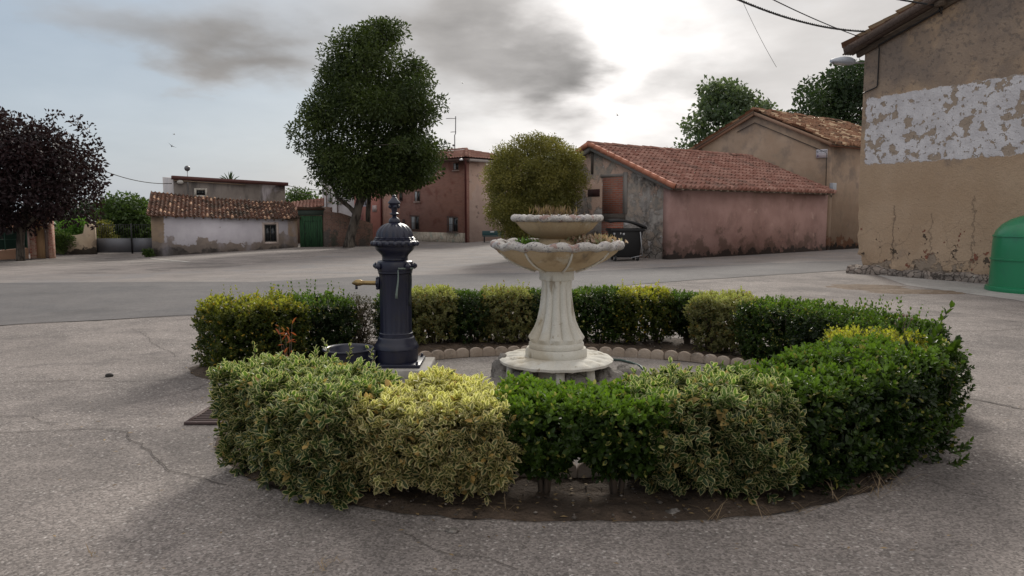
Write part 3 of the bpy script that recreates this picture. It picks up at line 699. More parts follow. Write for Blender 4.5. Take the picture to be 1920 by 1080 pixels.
# rubble footing standing proud at the foot
V = []; nx, nj = 130, 9
for i in range(nx+1):
    x = .12+(HL-.1)*i/nx
    hh = .20+.07*noise.noise((x*1.2, 0, 0))+.05*noise.noise((x*5, 0, 0)); dp = .16+.05*noise.noise((x*2, 3, 0)) + (.25*max(0, 1-x/.9))
    for j in range(nj+1):
        t = j/nj; 
        y = -dp*(math.cos(t*math.pi/2))**.6; z = hh*math.sin(t*math.pi/2)**.8-.02
        nn = noise.noise((x*5, y*9, z*9))*.045+noise.noise((x*14, y*20, z*20))*.02
        V.append((x-.10*max(0, 1-x/.5), min(.03, y-nn), max(-.02, z+nn*.6)))
F = [(i*(nj+1)+j, (i+1)*(nj+1)+j, (i+1)*(nj+1)+j+1, i*(nj+1)+j+1) for i in range(nx) for j in range(nj)]
foot = layered('rubble_footing', (.20, .17, .15), (.33, .27, .23), 4, [((.10, .08, .07), 7, .0, .07, {'vor': 'edge', 'dep': -2, 'op': .8}), ((.42, .38, .34), 5, .6, .68, {}), ((.24, .10, .06), 6, .67, .7, {})], bump=1., bscale=24, bd=.03)
np_mesh('footing', V, F, foot, hs, True)
sa = math.atan2(HA-HE, HX)
ex, ey = .36, .34
for sgn in (0, 1):
    if sgn == 0: o_, u_, v_ = (-ex, 10.2, HE-ex*math.tan(sa)+.10), (0, -1, 0), (math.cos(sa), 0, math.sin(sa))
    else: o_, u_, v_ = (2*HX+ex, -ey, HE-ex*math.tan(sa)+.10), (0, 1, 0), (-math.cos(sa), 0, math.sin(sa))
    tile_roof('roof', hs, o_, u_, v_, 10.2+ey, (HX+ex)/math.cos(sa)-.01, .24, .38, .045, M['tile_old'], 31+sgn, .02, None, .05)
dark_w = layered('weathered_board', (.085, .06, .05), (.15, .11, .09), 5, [], bump=.5, stretch=(6, 1, 6))
for sgn in (1, -1):
    xa = -ex if sgn == 1 else 2*HX+ex
    za = HE-ex*math.tan(sa)
    MB().bar((xa, -ey+.03, za-.02), (HX, -ey+.03, HA-.02), .05, .16).build('barge_board', dark_w, hs)
    MB().bar((xa+.06*sgn, -ey/2+.02, za-.07), (HX, -ey/2+.02, HA-.08), ey-.09, .03).build('soffit', dark_w, hs)
    MB().bar((xa+.18*sgn, -.045, za-.13), (HX, -.045, HA-.17), .085, .14).build('wall_plate', M['timber'], hs)
b = MB()
for k in range(5):
    x = -ex+.03+k*.03; b = MB(); b.bar((-ex-.05+.02*k, -ey+.05+.06*k, HE-ex*math.tan(sa)-.10), (-ex+.5, -ey+.05+.06*k, HE-ex*math.tan(sa)+.06), .035, .03); b.build('rafter_end', M['timber'], hs)
b = MB(); b.box(1.96, 2.14, -ey+.06, -.002, HE+.40, HE+.55); b.build('purlin_end', M['timber'], hs)
# cables fixed to the wall
b = MB(); b.tube([(1.95, -.08, HE+.42), (1.99, -.12, HE+.33), (1.90, -.10, HE+.30), (1.2, -.10, HE+.10), (.45, -.10, HE-.12), (.43, -.04, HE-.20), (.42, -.03, HE-1.05), (.40, -.03, HE-1.10), (.02, -.04, HE-1.2)], .016, 5)
b.tube([(1.98, -.1, HE+.45), (2.06, -.13, HE+.35), (2.02, -.1, HE+.25), (1.95, -.1, HE+.33)], .014, 5)
b.build('cable', M['black_iron'], hs)
# ---------------------------------------------------------------- street lamp on that corner
def street_lamp(name, label, headpos, wallpos, ax, s=1.0):
    t = thing(name, label, 'street lamp', wallpos, 0, 'street lamps fixed to house corners')
    w_ = Vector(wallpos); h = Vector(headpos)-w_; a = h.normalized(); sd_ = a.cross(Vector((0, 0, 1))).normalized(); up_ = sd_.cross(a)
    gal = M.get('galv') or plain('galvanised', (.30, .30, .31), .5, .3); M['galv'] = gal
    b = MB(); b.tube([Vector((0, 0, 0)), h*.5+Vector((0, 0, .02)), h-a*.2*s], .022*s, 8); b.build('arm', gal, t, True, auto=40)
    b = MB(); n_, m_ = 12, 9; vs = []
    for i in range(m_+1):
        f = i/m_; x = (-.25+.72*f)*s; r = (.045+.085*math.sin(math.pi*min(1, f*1.0)**.75)**.8)*s
        for j in range(n_):
            an = 2*math.pi*j/n_; yy = math.cos(an)*r*1.2; zz = math.sin(an)*r*(1.15 if math.sin(an) > 0 else .55)
            vs.append(h+a*x+sd_*yy+up_*zz)
    b.add(vs, [(i*n_+j, i*n_+(j+1) % n_, (i+1)*n_+(j+1) % n_, (i+1)*n_+j) for i in range(m_) for j in range(n_)]+[tuple(range(n_)), tuple(m_*n_+j for j in range(n_))])
    b.build('head', plain('lamp_shell', (.42, .45, .5), .4, .2, .1), t, True, auto=50)
    b = MB(); vs = []
    for i in range(7):
        f = i/6; x = (-.1+.5*f)*s; r = .10*s*math.sin(math.pi*(.15+.7*f))
        for j in range(7):
            an = math.pi+math.pi*j/6; vs.append(h+a*x+sd_*math.cos(an)*r+up_*(math.sin(an)*r*.45-.035*s))
    b.add(vs, [(i*7+j, i*7+j+1, (i+1)*7+j+1, (i+1)*7+j) for i in range(6) for j in range(6)])
    b.build('lens', plain('lamp_lens', (.5, .5, .48), .15), t, True)
    return t
wp = (D0.xy+vH*.8+uH*.12)
street_lamp('street_lamp', 'grey street lamp head on an arm from the corner of the ochre house', at(1587, 117, wp.y-.35), (wp.x, wp.y, at(1612, 122, wp.y).z), None, .95)
# overhead cables
cab = plain('cable_black', (.02, .02, .022), .6)
def cable(label, p, q, sag_, r=.015, n_=24, group='overhead cables', twist=False, name='overhead_cable'):
    p = Vector(p); q = Vector(q); b = MB()
    def pt(f): return p.lerp(q, f)+Vector((0, 0, -4*sag_*f*(1-f)))
    if twist:
        for k in (0, 1, 2):
            pts = []
            for i in range(n_*8+1):
                f = i/(n_*8); a = i*.9+k*2.09; pts.append(pt(f)+Vector((math.cos(a)*r*1.1, 0, math.sin(a)*r*1.1)))
            b.tube(pts, r*.8, 4)
    else: b.tube([pt(i/n_) for i in range(n_+1)], r, 5)
    return tag(b.build(name, cab), label, 'cable', group)
pw = D0.xy+uH*2.0-vH*.12
cable('thick twisted cable running from the top frame edge to the bracket under the gable eave', at(1560, -28, 17.6), (pw.x, pw.y, HE+.42), .03, .014, twist=True)
cable('left and lower of two crossing cables ending on the ochre roof corner', at(1360, -12, 15), at(1660, 58, 19.3), .22, .015, twist=True)
cable('cable crossing another one and ending at the tip of the ochre eave', at(1400, -26, 14), at(1612, 69, 18.6), .05, .011)
cable('thin loose string hanging down from an overhead cable', at(1394, 6, 15.2), at(1456, 126, 15.0), .04, .004, name='hanging_string', group=None)
cable('sagging cable from the dark red tree to the grey back building', at(150, 300, 38.5), at(322, 344, 44.8), .35, .022)
cable('upper of two cables from the grey back building to the white house', at(537, 347, 48.6), at(607, 356, 58), .1, .022)
cable('lower of two cables leading to the white house', at(537, 353, 48.6), at(607, 362, 58), .25, .016)
# ---------------------------------------------------------------- white rendered shed on the left
S0 = at(286, 481.5, 40.); S0.z = G(S0.x, 40.)
US = (.93, .37); loc, rz, uS, vS = frame_at(S0, US)
shed = thing('shed', 'low shed with lilac white front, ochre corners and sagging mossy tile roof', 'shed', (loc[0], loc[1], 0), rz)
SL = 7.55; g0 = G(S0.x, S0.y); SD = 3.9
k = (557-960)/1400*1.0; 
e0 = at(286, 402, S0.y).z; pe = S0.xy+uS*SL; e1 = at(553, 409, pe.y).z
shm = layered('lilac_limewash', (.53, .50, .54), (.60, .57, .605), 1.1, [
    (((.36, .27, .19), (.29, .22, .165)), 1., -1, -.5, {'box': (0, -1, .62, -3, 4), 'rag': .12}), (((.42, .29, .18), (.36, .26, .17)), 1., -1, -.5, {'box': (0, 7.02, 9, -3, 4), 'rag': .07}),
    (((.30, .245, .21), (.24, .20, .175)), .9, .50, .54, {'z': (.05, -.42), 'st': (1, 1, 1), 'dep': -.8}),
    (((.08, .07, .065), (.15, .13, .12)), 1.2, .50, .60, {'z': (-.17, -.48)}),
    ((.36, .31, .3), 5, .66, .69, {'dep': -1}), ((.45, .42, .46), .7, .52, .7, {'st': (1, 1, .4), 'op': .7})], bump=.5)
b = MB(); b.prism([(0, g0-.6), (SL, g0-.3), (SL, e1), (SL*.5, (e0+e1)/2-.03), (0, e0)], 1, 0, .3); b.build('front_wall', shm, shed)
BH = at(286, 361, (S0.xy+vS*SD).y).z; BH1 = BH-.62
b = MB(); b.prism([(.302, g0-.6), (SD, g0-.6), (SD, BH-.1), (.302, e0)], 0, 0, .3); b.prism([(.302, g0-.6), (SD, g0-.6), (SD, BH1-.1), (.302, e1)], 0, SL-.3, SL); b.box(.302, SL-.302, SD-.3, SD, g0-.6, BH1-.15)
b.build('side_wall', layered('shed_grey_render', (.33, .30, .28), (.40, .37, .35), 2, [((.22, .18, .15), 2, .55, .65, {})]), shed)
def sag2(a, b_): return -.62*a*b_*1.0-(e0-e1)*a*(1-b_)-.10*math.sin(math.pi*a)*(.4+.6*b_)+.045*noise.noise((a*6, b_*3, 1))+.02*noise.noise((a*17, b_*8, 4))
vv = Vector((0, SD+.25, BH-e0+.1)); 
tile_roof('roof', shed, (-.18, -.27, e0-.03), (1, 0, 0), vv, SL+.34, vv.length, .215, .30, .05, M['tile_shed'], 44, .02, sag2, .10, under=0)
b = MB(); rs = random.Random(8)
for i in range(16):
    x = .3+i*.46; z = e0+(e1-e0)*x/SL-.13; MB().box(x-.04, x+.04, -.22, -.002, z-.04, z+.04).build('rafter_end', M['timber'], shed)
b = MB(); b.bar((-.02, -.12, e0-.08), (SL+.05, -.12, e1-.08), .24, .025); b.build('eave_boards', M['timber'], shed)
def shx(px, Z=None):                    # position along a wall (origin o, dir u) seen at column px
    k_ = (px-960)/1400*1.008; return (k_*S0.y-S0.x)/(uS.x-k_*uS.y)
wx0, wx1 = shx(501), shx(523); zc = (S0.xy+uS*wx0).y
window(shed, wx0, at(512, 453.5, zc).z, wx1-wx0, at(512, 421, zc).z-at(512, 453.5, zc).z, frame=plain('dark_window_frame', (.06, .055, .05), .7), surround=plain('pale_surround', (.52, .43, .38), .9, 0, .1))
# ---------------------------------------------------------------- grey building behind the shed
B0 = Vector((at(329, 400, 45.2).x, 45.2)); UBk = (.85, .53); loc, rz, uK, vK = frame_at(B0, UBk)
bk = thing('building', 'grey stained plaster building with red brown coping behind the shed', 'building', loc, rz)
t1 = at(329, 333.5, 45.2).z; kk = (538-960)/1400*1.0; BKL = (kk*B0.y-B0.x)/(uK.x-kk*uK.y); t2 = at(538, 347, (B0+uK*BKL).y).z
gpm = layered('stained_grey_plaster', (.19, .16, .143), (.245, .212, .19), .8, [((.42, .38, .40), .9, .50, .62, {'z': (0, 0), 'box': (0, 3.9, 12, -3, 5), 'rag': .6, 'st': (1, 1, .4)}), ((.09, .08, .075), 1.1, .50, .66, {'st': (1.6, 1, .25), 'op': .85}), ((.15, .13, .12), 2, .54, .68, {'st': (1, 1, .3), 'op': .8})], bump=.4)
b = MB(); b.prism([(0, -1.2), (BKL, -1.2), (BKL, t2), (0, t1)], 1, 0, .3); b.build('front_wall', gpm, bk)
b = MB(); b.prism([(.302, -1.2), (5, -1.2), (5, t1+.25), (.302, t1)], 0, 0, .3); b.prism([(.302, -1.2), (5, -1.2), (5, t2-.1), (.302, t2)], 0, BKL-.3, BKL); b.box(.302, BKL-.302, 4.7, 5, -1.2, t2-.1); b.build('side_wall', plain('pale_side', (.45, .42, .42), .9), bk)
red = plain('red_brown_coping', (.11, .042, .036), .7, 0, .3, 4, .3)
b = MB(); b.bar((-.12, .02, t1+.02), (BKL+.16, .02, t2+.05), .46, .22); b.build('coping', red, bk)
b = MB(); b.bar((-.05, -.07, t1-.15), (BKL*.62, -.07, t1-.15+(t2-t1)*.62), .16, .05); b.build('ledge', plain('ledge', (.33, .24, .17), .9), bk)
b = MB(); b.add([(0.05, .3, t1), (BKL-.05, .3, t2), (BKL-.05, 5, t2-.1), (.05, 5, t1+.2), (0.05, .3, t1-.1), (BKL-.05, .3, t2-.1), (BKL-.05, 5, t2-.2), (.05, 5, t1+.1)], [(0, 1, 2, 3), (7, 6, 5, 4), (0, 4, 5, 1), (1, 5, 6, 2), (2, 6, 7, 3), (3, 7, 4, 0)]); b.build('flat_roof', plain('roof_felt', (.2, .17, .16), .9), bk)
wz = at(376, 363, 46).z; wxx = ((376-960)/1400*B0.y-B0.x)/(uK.x-((376-960)/1400)*uK.y)
window(bk, wxx-.1, wz-.1, .5, .3, frame=M['black_iron'], fw=.04, surround=plain('white_trim', (.6, .56, .5), .8))
b = MB(); xx = .75; b.tube([(xx, -.1, t1-.9), (xx, -.1, t1+.5)], .022, 6); b.build('pipe', M['galv'], bk)
b = MB(); b.ball((xx, -.1, t1+.58), .17, 14, 9); b.build('globe_lamp', plain('smoked_globe', (.12, .12, .13), .25), bk, True)
b = MB(); b.ball((.32, -.16, t1-.25), .16, 12, 8, (1.2, .6, .8)); b.build('wall_light', plain('white_light', (.5, .48, .45), .4), bk, True)
# ---------------------------------------------------------------- brick building and the pink one joined to it
K0 = Vector(ong(874, 455.5)); K0.y = 48.0; K0.x = at(874, 455.5, 48).x
UK = (.74, -.67)                       # runs from the left end towards the near corner
KL = 6.6; far = K0.xy-Vector(UK)*KL
gz = G(K0.x, K0.y)
loc, rz, uk, vk = frame_at(far, UK)
bb = thing('brick_house', 'red brick house with stone plinth and hipped tile roof beyond the square', 'house', loc, rz)
e_ = at(877, 297, 48).z
def kx(px): k_ = (px-960)/1400*1.006; return (k_*far.y-far.x)/(uk.x-k_*uk.y)
def kz(px, py): x = kx(px); return at(px, py, (far+uk*x).y).z
bwm = layered('red_brick', (.27, .125, .095), (.22, .10, .078), 2, [((.16, .06, .045), 1.2, .5, .66, {'op': .6})], brick=((.30, .14, .105), (.26, .19, .165)), bump=.3)
KW = 7.5
b = MB(); b.box(0, KL, 0, .3, gz-.5, e_); b.build('brick_wall', bwm, bb)
mas = layered('pink_rubble_wall', (.46, .34, .29), (.54, .41, .35), 1.2, [((.52, .37, .30), .7, .5, .56, {'z': (-.25, .1)}), ((.20, .16, .14), 3.0, .0, .05, {'vor': 'edge', 'op': .8, 'dep': -1.5, 'z': (.02, .012)}), ((.22, .17, .15), 2, .6, .7, {})], bump=.7)
b = MB(); b.box(KL-.3, KL, .302, KW, gz-.5, e_); b.build('side_wall', mas, bb)
b = MB(); b.box(0, KL-.302, KW-.3, KW, gz-.5, e_); b.box(0, .3, .302, KW-.302, gz-.5, e_); b.build('back_wall', bwm, bb)
plm = layered('crazy_stone', (.36, .31, .25), (.45, .40, .33), 3, [((.20, .17, .14), 3.5, .0, .06, {'vor': 'edge', 'st': (1, 1, .45)}), ((.27, .28, .24), 2, .55, .62, {})])
b = MB(); b.box(-.2, KL+.02, -.03, -.002, gz-.3, gz+.62); b.build('stone_plinth', plm, bb)
# hip roof
o1 = .38; ztop = at(911, 277, 51).z
P0, P1, P2, P3 = (-8.5, -o1, e_), (KL+o1, -o1, e_), (KL+o1, KW+o1, e_), (-8.5, KW+o1, e_)
rg1 = (KL+o1-(KW/2+o1), KW/2, ztop); rg0 = (-8.5, KW/2, ztop)
def roof_face(pts, name, par, seed):
    # clipped tile sheet: a waved grid on the plane of pts, kept inside the triangle/quad
    a, b_, c_, d_ = [Vector(p) for p in pts]; 
    W = (b_-a).length; u = (b_-a).normalized(); n0 = u.cross(d_-a).normalized(); v = n0.cross(u)
    la = (d_-a).dot(u); lb = (c_-a).dot(u); Ls = (d_-a).dot(v)
    nr = int(Ls/.38); nc = int(W/.24)*6; V = []; A = []; rs_ = random.Random(seed); tn = [[rs_.random() for _ in range(nc)] for _ in range(nr+1)]
    for r in range(nr):
        for e in (0, 1):
            f = (r+e*.99)/nr; x0 = la*f; x1 = W+(lb-W)*f
            for i in range(nc+1):
                U = W*i/nc; Uc = min(max(U, x0), x1); ph = math.cos(2*math.pi*i/6)
                p = a+u*Uc+v*(Ls*f)+n0*(.045*max(ph, -.4)+.03*(1-e)+.05); V.append(tuple(p)); A.append(tn[r][min(nc-1, int((i+3)//6))])
    rows = nr*2; F = [(j*(nc+1)+i, j*(nc+1)+i+1, (j+1)*(nc+1)+i+1, (j+1)*(nc+1)+i) for j in range(rows-1) for i in range(nc)]
    np_mesh(name, V, F, M['tile_new'], par, False, {'rnd': A})
roof_face((P0, P1, rg1, rg0), 'roof', bb, 1); roof_face((P1, P2, rg1, rg1), 'roof', bb, 2); roof_face((P2, P3, rg0, rg1), 'roof', bb, 3)
ridge_tiles('hip_ridge', bb, Vector(P1)+Vector((0, 0, .1)), Vector(rg1)+Vector((0, 0, .12)), .12, M['tile_new'], 4); ridge_tiles('ridge', bb, Vector(rg0)+Vector((0, 0, .12)), Vector(rg1)+Vector((0, 0, .12)), .12, M['tile_new'], 5)
b = MB(); b.box(-8.3, KL+o1-.03, -o1+.03, -.002, e_-.16, e_-.01); b.box(.002, KL+o1-.03, -.0, 0, 0, 0) if False else None
b.build('eave_beam', plain('dark_eave', (.10, .06, .05), .9), bb)
b = MB(); b.box(KL+.002, KL+o1-.04, 0, KW, e_-.18, e_-.02); b.build('eave_beam', plain('pale_eave', (.42, .38, .36), .9), bb)
gut = plain('maroon_pipe', (.10, .02, .018), .5, 0, .1)
b = MB(); b.tube([(KL+o1-.05, -o1+.02, e_-.02), (KL+.08, -.10, e_-.45), (KL+.08, -.10, gz+.02)], .06, 8); b.build('drainpipe', gut, bb)
sill = plain('brick_sill', (.4, .3, .26), .9)
brn = plain('brown_frame', (.12, .07, .05), .6)
def kwin(x0, x1, y0, y1, **kw):
    xa, xb = kx(x0), kx(x1); za, zb = kz((x0+x1)/2, y1), kz((x0+x1)/2, y0)
    window(bb, xa, za, xb-xa, zb-za, **kw)
kwin(852, 862, 305, 319, sill=sill, curtain=True, frame=brn); kwin(780, 790, 358, 378, sill=sill, curtain=True, frame=brn)
kwin(773, 788, 405, 431, bars=True, curtain=True, frame=brn); kwin(842, 860, 407, 435, bars=True, curtain=True, sill=sill, frame=brn)
# pink part
pk = thing('pink_house', 'pink rendered house joined to the left side of the brick house', 'house', loc, rz)
salm = layered('salmon_render', (.44, .25, .19), (.50, .29, .23), .9, [((.34, .19, .15), 1.2, .5, .64, {'st': (1, 1, .3)}), ((.5, .32, .25), 2, .6, .7, {})], bump=.3)
pink2 = layered('rose_render', (.44, .19, .155), (.50, .23, .19), .8, [((.35, .16, .135), 1., .5, .66, {'st': (1, 1, .3)})], bump=.3)
xp = kx(719); xl = kx(668)
b = MB(); b.box(xp, -.002, 0.0, .3, gz-.5, e_-.02); b.build('salmon_wall', salm, pk); b = MB(); b.box(xl, xp-.002, -.01, .3, gz-.5, e_-.02); b.build('rose_wall', pink2, pk)
b = MB(); b.box(xl, xl+.3, .302, 6, gz-.5, e_-.02); b.build('end_wall', pink2, pk)
b = MB(); b.tube([(xp, -.07, gz), (xp, -.07, e_-.1)], .06, 6); b.build('drainpipe', gut, pk)
def pwin(x0, x1, y0, y1, **kw):
    xa, xb = kx(x0), kx(x1); za, zb = kz((x0+x1)/2, y1), kz((x0+x1)/2, y0); window(pk, xa, za, xb-xa, zb-za, y=-.012, **kw)
dk = plain('dark_frame2', (.05, .02, .018), .7)
pwin(752, 757.5, 362, 377, frame=dk); pwin(745, 748, 362, 376, frame=dk); pwin(757, 761, 411, 424, frame=dk); pwin(685, 691, 368, 387, frame=plain('white_shutter', (.6, .58, .68), .6), curtain=True)
b = MB(); xa, xb = kx(702), kx(710); b.box(xa, xb, -.05, -.012, kz(706, 397), kz(706, 385)); b.build('meter_box', plain('box_grey', (.45, .35, .33), .6), pk)
b = MB(); xa, xb = kx(677.5), kx(683); b.box(xa, xb, -.03, -.0125, gz-.1, kz(680, 404)); b.build('door', plain('maroon_door', (.11, .02, .018), .6), pk)
# small lamp on the brick corner
cr = far+uk*(KL+.05)-vk*.1
street_lamp('street_lamp', 'small pale street lamp high on the corner of the brick house', at(865, 300, 47.3), (cr.x, cr.y, e_-.1), None, .62)
# antenna on the roof
rp = far+uk*(rg1[0]-1.2)+vk*(KW/2); zb = ztop+.05
an = thing('roof_antenna', 'tall thin television antenna mast on the brick house roof', 'antenna', (rp.x, rp.y, zb)); gm_ = plain('antenna_metal', (.16, .16, .17), .5, .4)
ht_ = at(896, 218, rp.y).z-zb
MB().tube([(0, 0, 0), (0, 0, ht_*.45), (.06, 0, ht_*.5), (.08, 0, ht_)], .035, 6).build('mast', gm_, an)
for nm, zz, ll, nn_ in (('aerial', .94, .62, 9), ('aerial', .55, .30, 5)):
    b = MB(); b.tube([(.12, 0, ht_*zz), (-ll, 0, ht_*zz-.02)], .02, 5)
    for i in range(nn_): x = .05-(ll)*i/nn_; b.tube([(x, -.16, ht_*zz), (x, .16, ht_*zz)], .012, 4)
    b.build(nm, gm_, an)
MB().ball((-.1, 0, ht_*.16), .08, 8, 6).build('amplifier', gm_, an)
a2 = at(995, 262, 58); an2 = thing('roof_antenna', 'short antenna showing just above the round yellow green tree', 'antenna', (a2.x, a2.y, 5)); MB().tube([(0, 0, 0), (0, 0, a2.z+.35-5)], .04, 6).build('mast', gm_, an2); b = MB(); b.tube([(-.5, 0, a2.z-5), (.25, 0, a2.z-5)], .03, 5)
for i in range(6): b.tube([(-.45+i*.13, 0, a2.z-5-.15), (-.45+i*.13, 0, a2.z-5+.15)], .012, 4)
b.build('aerial', gm_, an2)
# ---------------------------------------------------------------- white house, low red roof, gate, brick yard wall
w0 = at(605, 400, 60); wt = at(605, 318, 60).z
wh = thing('white_house', 'white two-storey house half hidden behind the big tree', 'house', (w0.x, 60, 0), R(-8))
wm = layered('white_render', (.58, .54, .54), (.64, .60, .60), .7, [((.48, .44, .44), 1, .52, .66, {'st': (1, 1, .2)})], bump=.2)
b = MB(); b.box(0, 7, 0, 7, -1, wt); b.build('walls', wm, wh); b = MB(); b.prism([(-.3, wt+.002), (7.3, wt+.002), (3.5, wt+1.1)], 1, -.3, 7.3); b.build('roof', M['tile_new'], wh)
for x0, x1, y0, y1 in ((616, 622, 364, 379), (636, 641, 366, 381)):
    k0 = (x0-605)*60/1400; z0 = at(x0, y1, 60).z; z1 = at(x0, y0, 60).z; window(wh, k0, z0, (x1-x0)*60/1400+.1, z1-z0, sill=sill, curtain=True)
for x in (.35, 1.25): MB().tube([(x, -.05, -.5), (x, -.05, wt)], .04, 6).build('drainpipe', plain('pipe_brown', (.22, .17, .16), .6), wh)
r0 = at(548, 400, 53)
lr = thing('low_house', 'low house with pale red sloping roof between the gate and the white house', 'house', (r0.x, 53, 0), 0)
P0_ = at(547, 393, 50); P1_ = at(608, 385, 51.5); vq = at(608, 371, 55)-P1_
zA = at(550, 392, 53).z; zB = at(607, 369, 53).z; wL = (607-548)*53/1400
b = MB(); b.prism([(-.1, -1), (wL, -1), (wL, P1_.z-.1), (-.1, P0_.z-.1)], 1, -1.2, 2.5); b.build('walls', plain('dull_wall', (.22, .15, .12), .9), lr)
tile_roof('roof', lr, P0_-Vector((r0.x, 53, 0)), P1_-P0_, vq, (P1_-P0_).length, vq.length, .25, .4, .04, M['tile_new'], 71, .004)
gt0 = S0.xy+uS*(SL+.12); gl = thing('wooden_gate', 'dark green wooden gate with a small wicket door beside the shed', 'gate', (gt0.x, gt0.y, G(gt0.x, gt0.y)), R(2))
gw = (598-556)*43.5/1400; zg = G(gt0.x, gt0.y); hG = at(577, 404, 43.5).z-zg; hT = at(577, 394, 43.5).z-zg
grn = layered('green_boards', (.022, .065, .03), (.032, .085, .04), 4, [((.012, .03, .018), 3, .5, .66, {'st': (4, 1, .5)})], bump=.3, stretch=(8, 1, .5))
b = MB(); nb = 10
for i in range(nb): b.box(gw*i/nb+.004, gw*(i+1)/nb-.004, 0, .05, .0, hG-.02)
b.build('boards', grn, gl)
b = MB(); b.box(.28, .30, -.014, -.001, .05, 1.5); b.box(1.0, 1.02, -.014, -.001, .05, 1.5); b.box(.30, 1.0, -.014, -.001, 1.48, 1.5); b.build('wicket_door', plain('dark_gap', (.008, .018, .01), .9), gl)
b = MB(); b.box(-.08, gw+.08, .0, .2, hG, hT); b.build('lintel', plain('dark_lintel2', (.035, .05, .04), .9, 0, .3), gl)
MB().box(.32, .36, -.05, -.015, .75, .82).build('handle', M['black_iron'], gl)
b = MB(); b.prism([(-.1, hT+.002), (gw+.1, hT+.002), (gw+.1, hT+.12), (-.1, hT+.2)], 1, -.05, .5); b.build('coping', M['tile_shed'], gl)
p0 = Vector((gt0.x+gw+.1, gt0.y)); yl = thing('yard_wall', 'low brick and rubble yard wall sloping down behind the tree trunks', 'wall', (p0.x, p0.y, 0), R(33))
hY = at(600, 396, p0.y).z; kq = (700-960)/1400; YL = (kq*p0.y-p0.x)/(math.cos(R(33))-kq*math.sin(R(33)))
ywm = layered('brick_and_rubble', (.17, .085, .06), (.21, .11, .08), 2, [((.11, .095, .085), .9, .50, .58, {'z': (.0, -.16), 'dep': 1}), ((.06, .055, .05), 3.5, 0, .06, {'vor': 'edge', 'op': .6}), ((.28, .24, .2), 4, .62, .7, {'z': (-.02, -.1)}), ((.07, .07, .055), 1., .55, .65, {})], brick=((.23, .12, .085), (.2, .17, .15)), bump=.6)
b = MB(); b.prism([(0, -1), (YL, -1), (YL, at(700, 418, 48).z), (1.0, hY-.1), (0, hY)], 1, 0, .35); b.build('masonry', ywm, yl)
# ---------------------------------------------------------------- far left: gate, garden wall, kiosk-like porch, fence
def gpos(px, py): return Vector(ong(px, py))
q0 = Vector((at(181, 470, 43.5).x, 43.5)); q1 = Vector((at(287, 470, 44.0).x, 44.0)); zq = G(q0.x, 43.5)
mg = thing('metal_gate', 'wide grey double gate of sheet steel with bars above, left of the shed', 'gate', (q0.x, q0.y, zq), math.atan2((q1-q0).y, (q1-q0).x))
gwid = (q1-q0).length; h1 = at(200, 447, 43.5).z-zq; h2 = at(200, 421, 43.5).z-zq
steel = plain('grey_steel', (.16, .165, .185), .55, .2, .15, 3)
for nm, xa, xb in (('gate_leaf', .04, gwid*.62), ('gate_leaf', gwid*.62+.06, gwid-.02)):
    b = MB(); b.box(xa, xb, 0, .03, .06, h1); lf = b.build(nm, steel, mg)
    b = MB(); n_ = int((xb-xa)/.13)
    for i in range(n_+1): x = xa+(xb-xa)*i/n_; b.box(x-.010, x+.010, .005, .025, h1+.002, h2)
    b.box(xa, xb, .028, .05, h2-.04, h2); b.build('bars', M['black_iron'], lf)
for x in (0, gwid*.62+.03, ): MB().box(x-.035, x+.035, -.03, .06, 0, h2+.05).build('post', M['black_iron'], mg)
c0 = Vector((at(96, 470, 42.5).x, 42.5)); c1 = Vector((at(180, 470, 43.2).x, 43.2)); zc0 = G(c0.x, c0.y)
gwall = thing('garden_wall', 'cream plastered garden wall rising to a pier beside the metal gate', 'wall', (c0.x, c0.y, zc0), math.atan2((c1-c0).y, (c1-c0).x))
cL = (c1-c0).length; hw1 = at(130, 441, 43).z-zc0; hw2 = at(170, 419, 43).z-zc0
crm = layered('cream_plaster', (.46, .36, .26), (.52, .42, .31), 1.3, [((.30, .24, .18), 1.6, .5, .62, {'z': (.1, -.12)}), ((.07, .06, .05), 3, .55, .62, {'z': (.28, -.7)})], bump=.5)
b = MB(); b.prism([(0, -.4), (cL, -.4), (cL, hw2-.15), (cL-.25, hw2), (cL-.5, hw2-.05), (cL-.62, hw1+.1), (cL-1.0, hw1), (0, hw1)], 1, 0, .3); b.build('masonry', crm, gwall)
ko = Vector((at(57, 480, 39).x, 39)); zk = G(ko.x, 39)-.02
kp = thing('porch', 'small brick trimmed doorway with a pale wooden door beyond the dark red tree', 'porch', (ko.x, ko.y, zk), 0)
kwid = (96-57)*39/1400; hk = at(75, 408, 39).z-zk
brp = layered('red_cream_quoins', (.52, .36, .27), (.46, .30, .22), 4, [], brick=((.34, .075, .06), (.55, .42, .34)), bump=.3)
b = MB(); b.box(0, .30, 0, .4, -.2, hk); b.build('pier', brp, kp); b = MB(); b.box(kwid-.12, kwid, 0, .4, -.2, hk+.05); b.build('pier', brp, kp)
b = MB(); b.box(.302, kwid-.30, .08, .14, .02, hk*.72); b.build('door', layered('pine_boards', (.42, .25, .13), (.50, .32, .18), 3, [], stretch=(12, 1, .5), bump=.2), kp)
b = MB(); b.box(.302, kwid-.30, .06, .16, hk*.72+.002, hk*.76); b.build('lintel', plain('cream_lintel', (.6, .45, .25), .8), kp)
b = MB(); b.box(.302, kwid-.30, .08, .2, hk*.76+.002, hk); b.build('transom_panel', plain('orange_panel', (.50, .25, .13), .8), kp)
b = MB(); b.box(kwid-.298, kwid-.122, .02, .3, 0, hk); b.build('brown_post', plain('brown_post', (.24, .17, .14), .8), kp)
kr = tile_roof('roof', kp, (-.15, -.2, hk+.08), (1, 0, 0), (0, 1, .35), kwid+.3, 1.0, .22, .34, .045, M['tile_shed'], 9, .01)
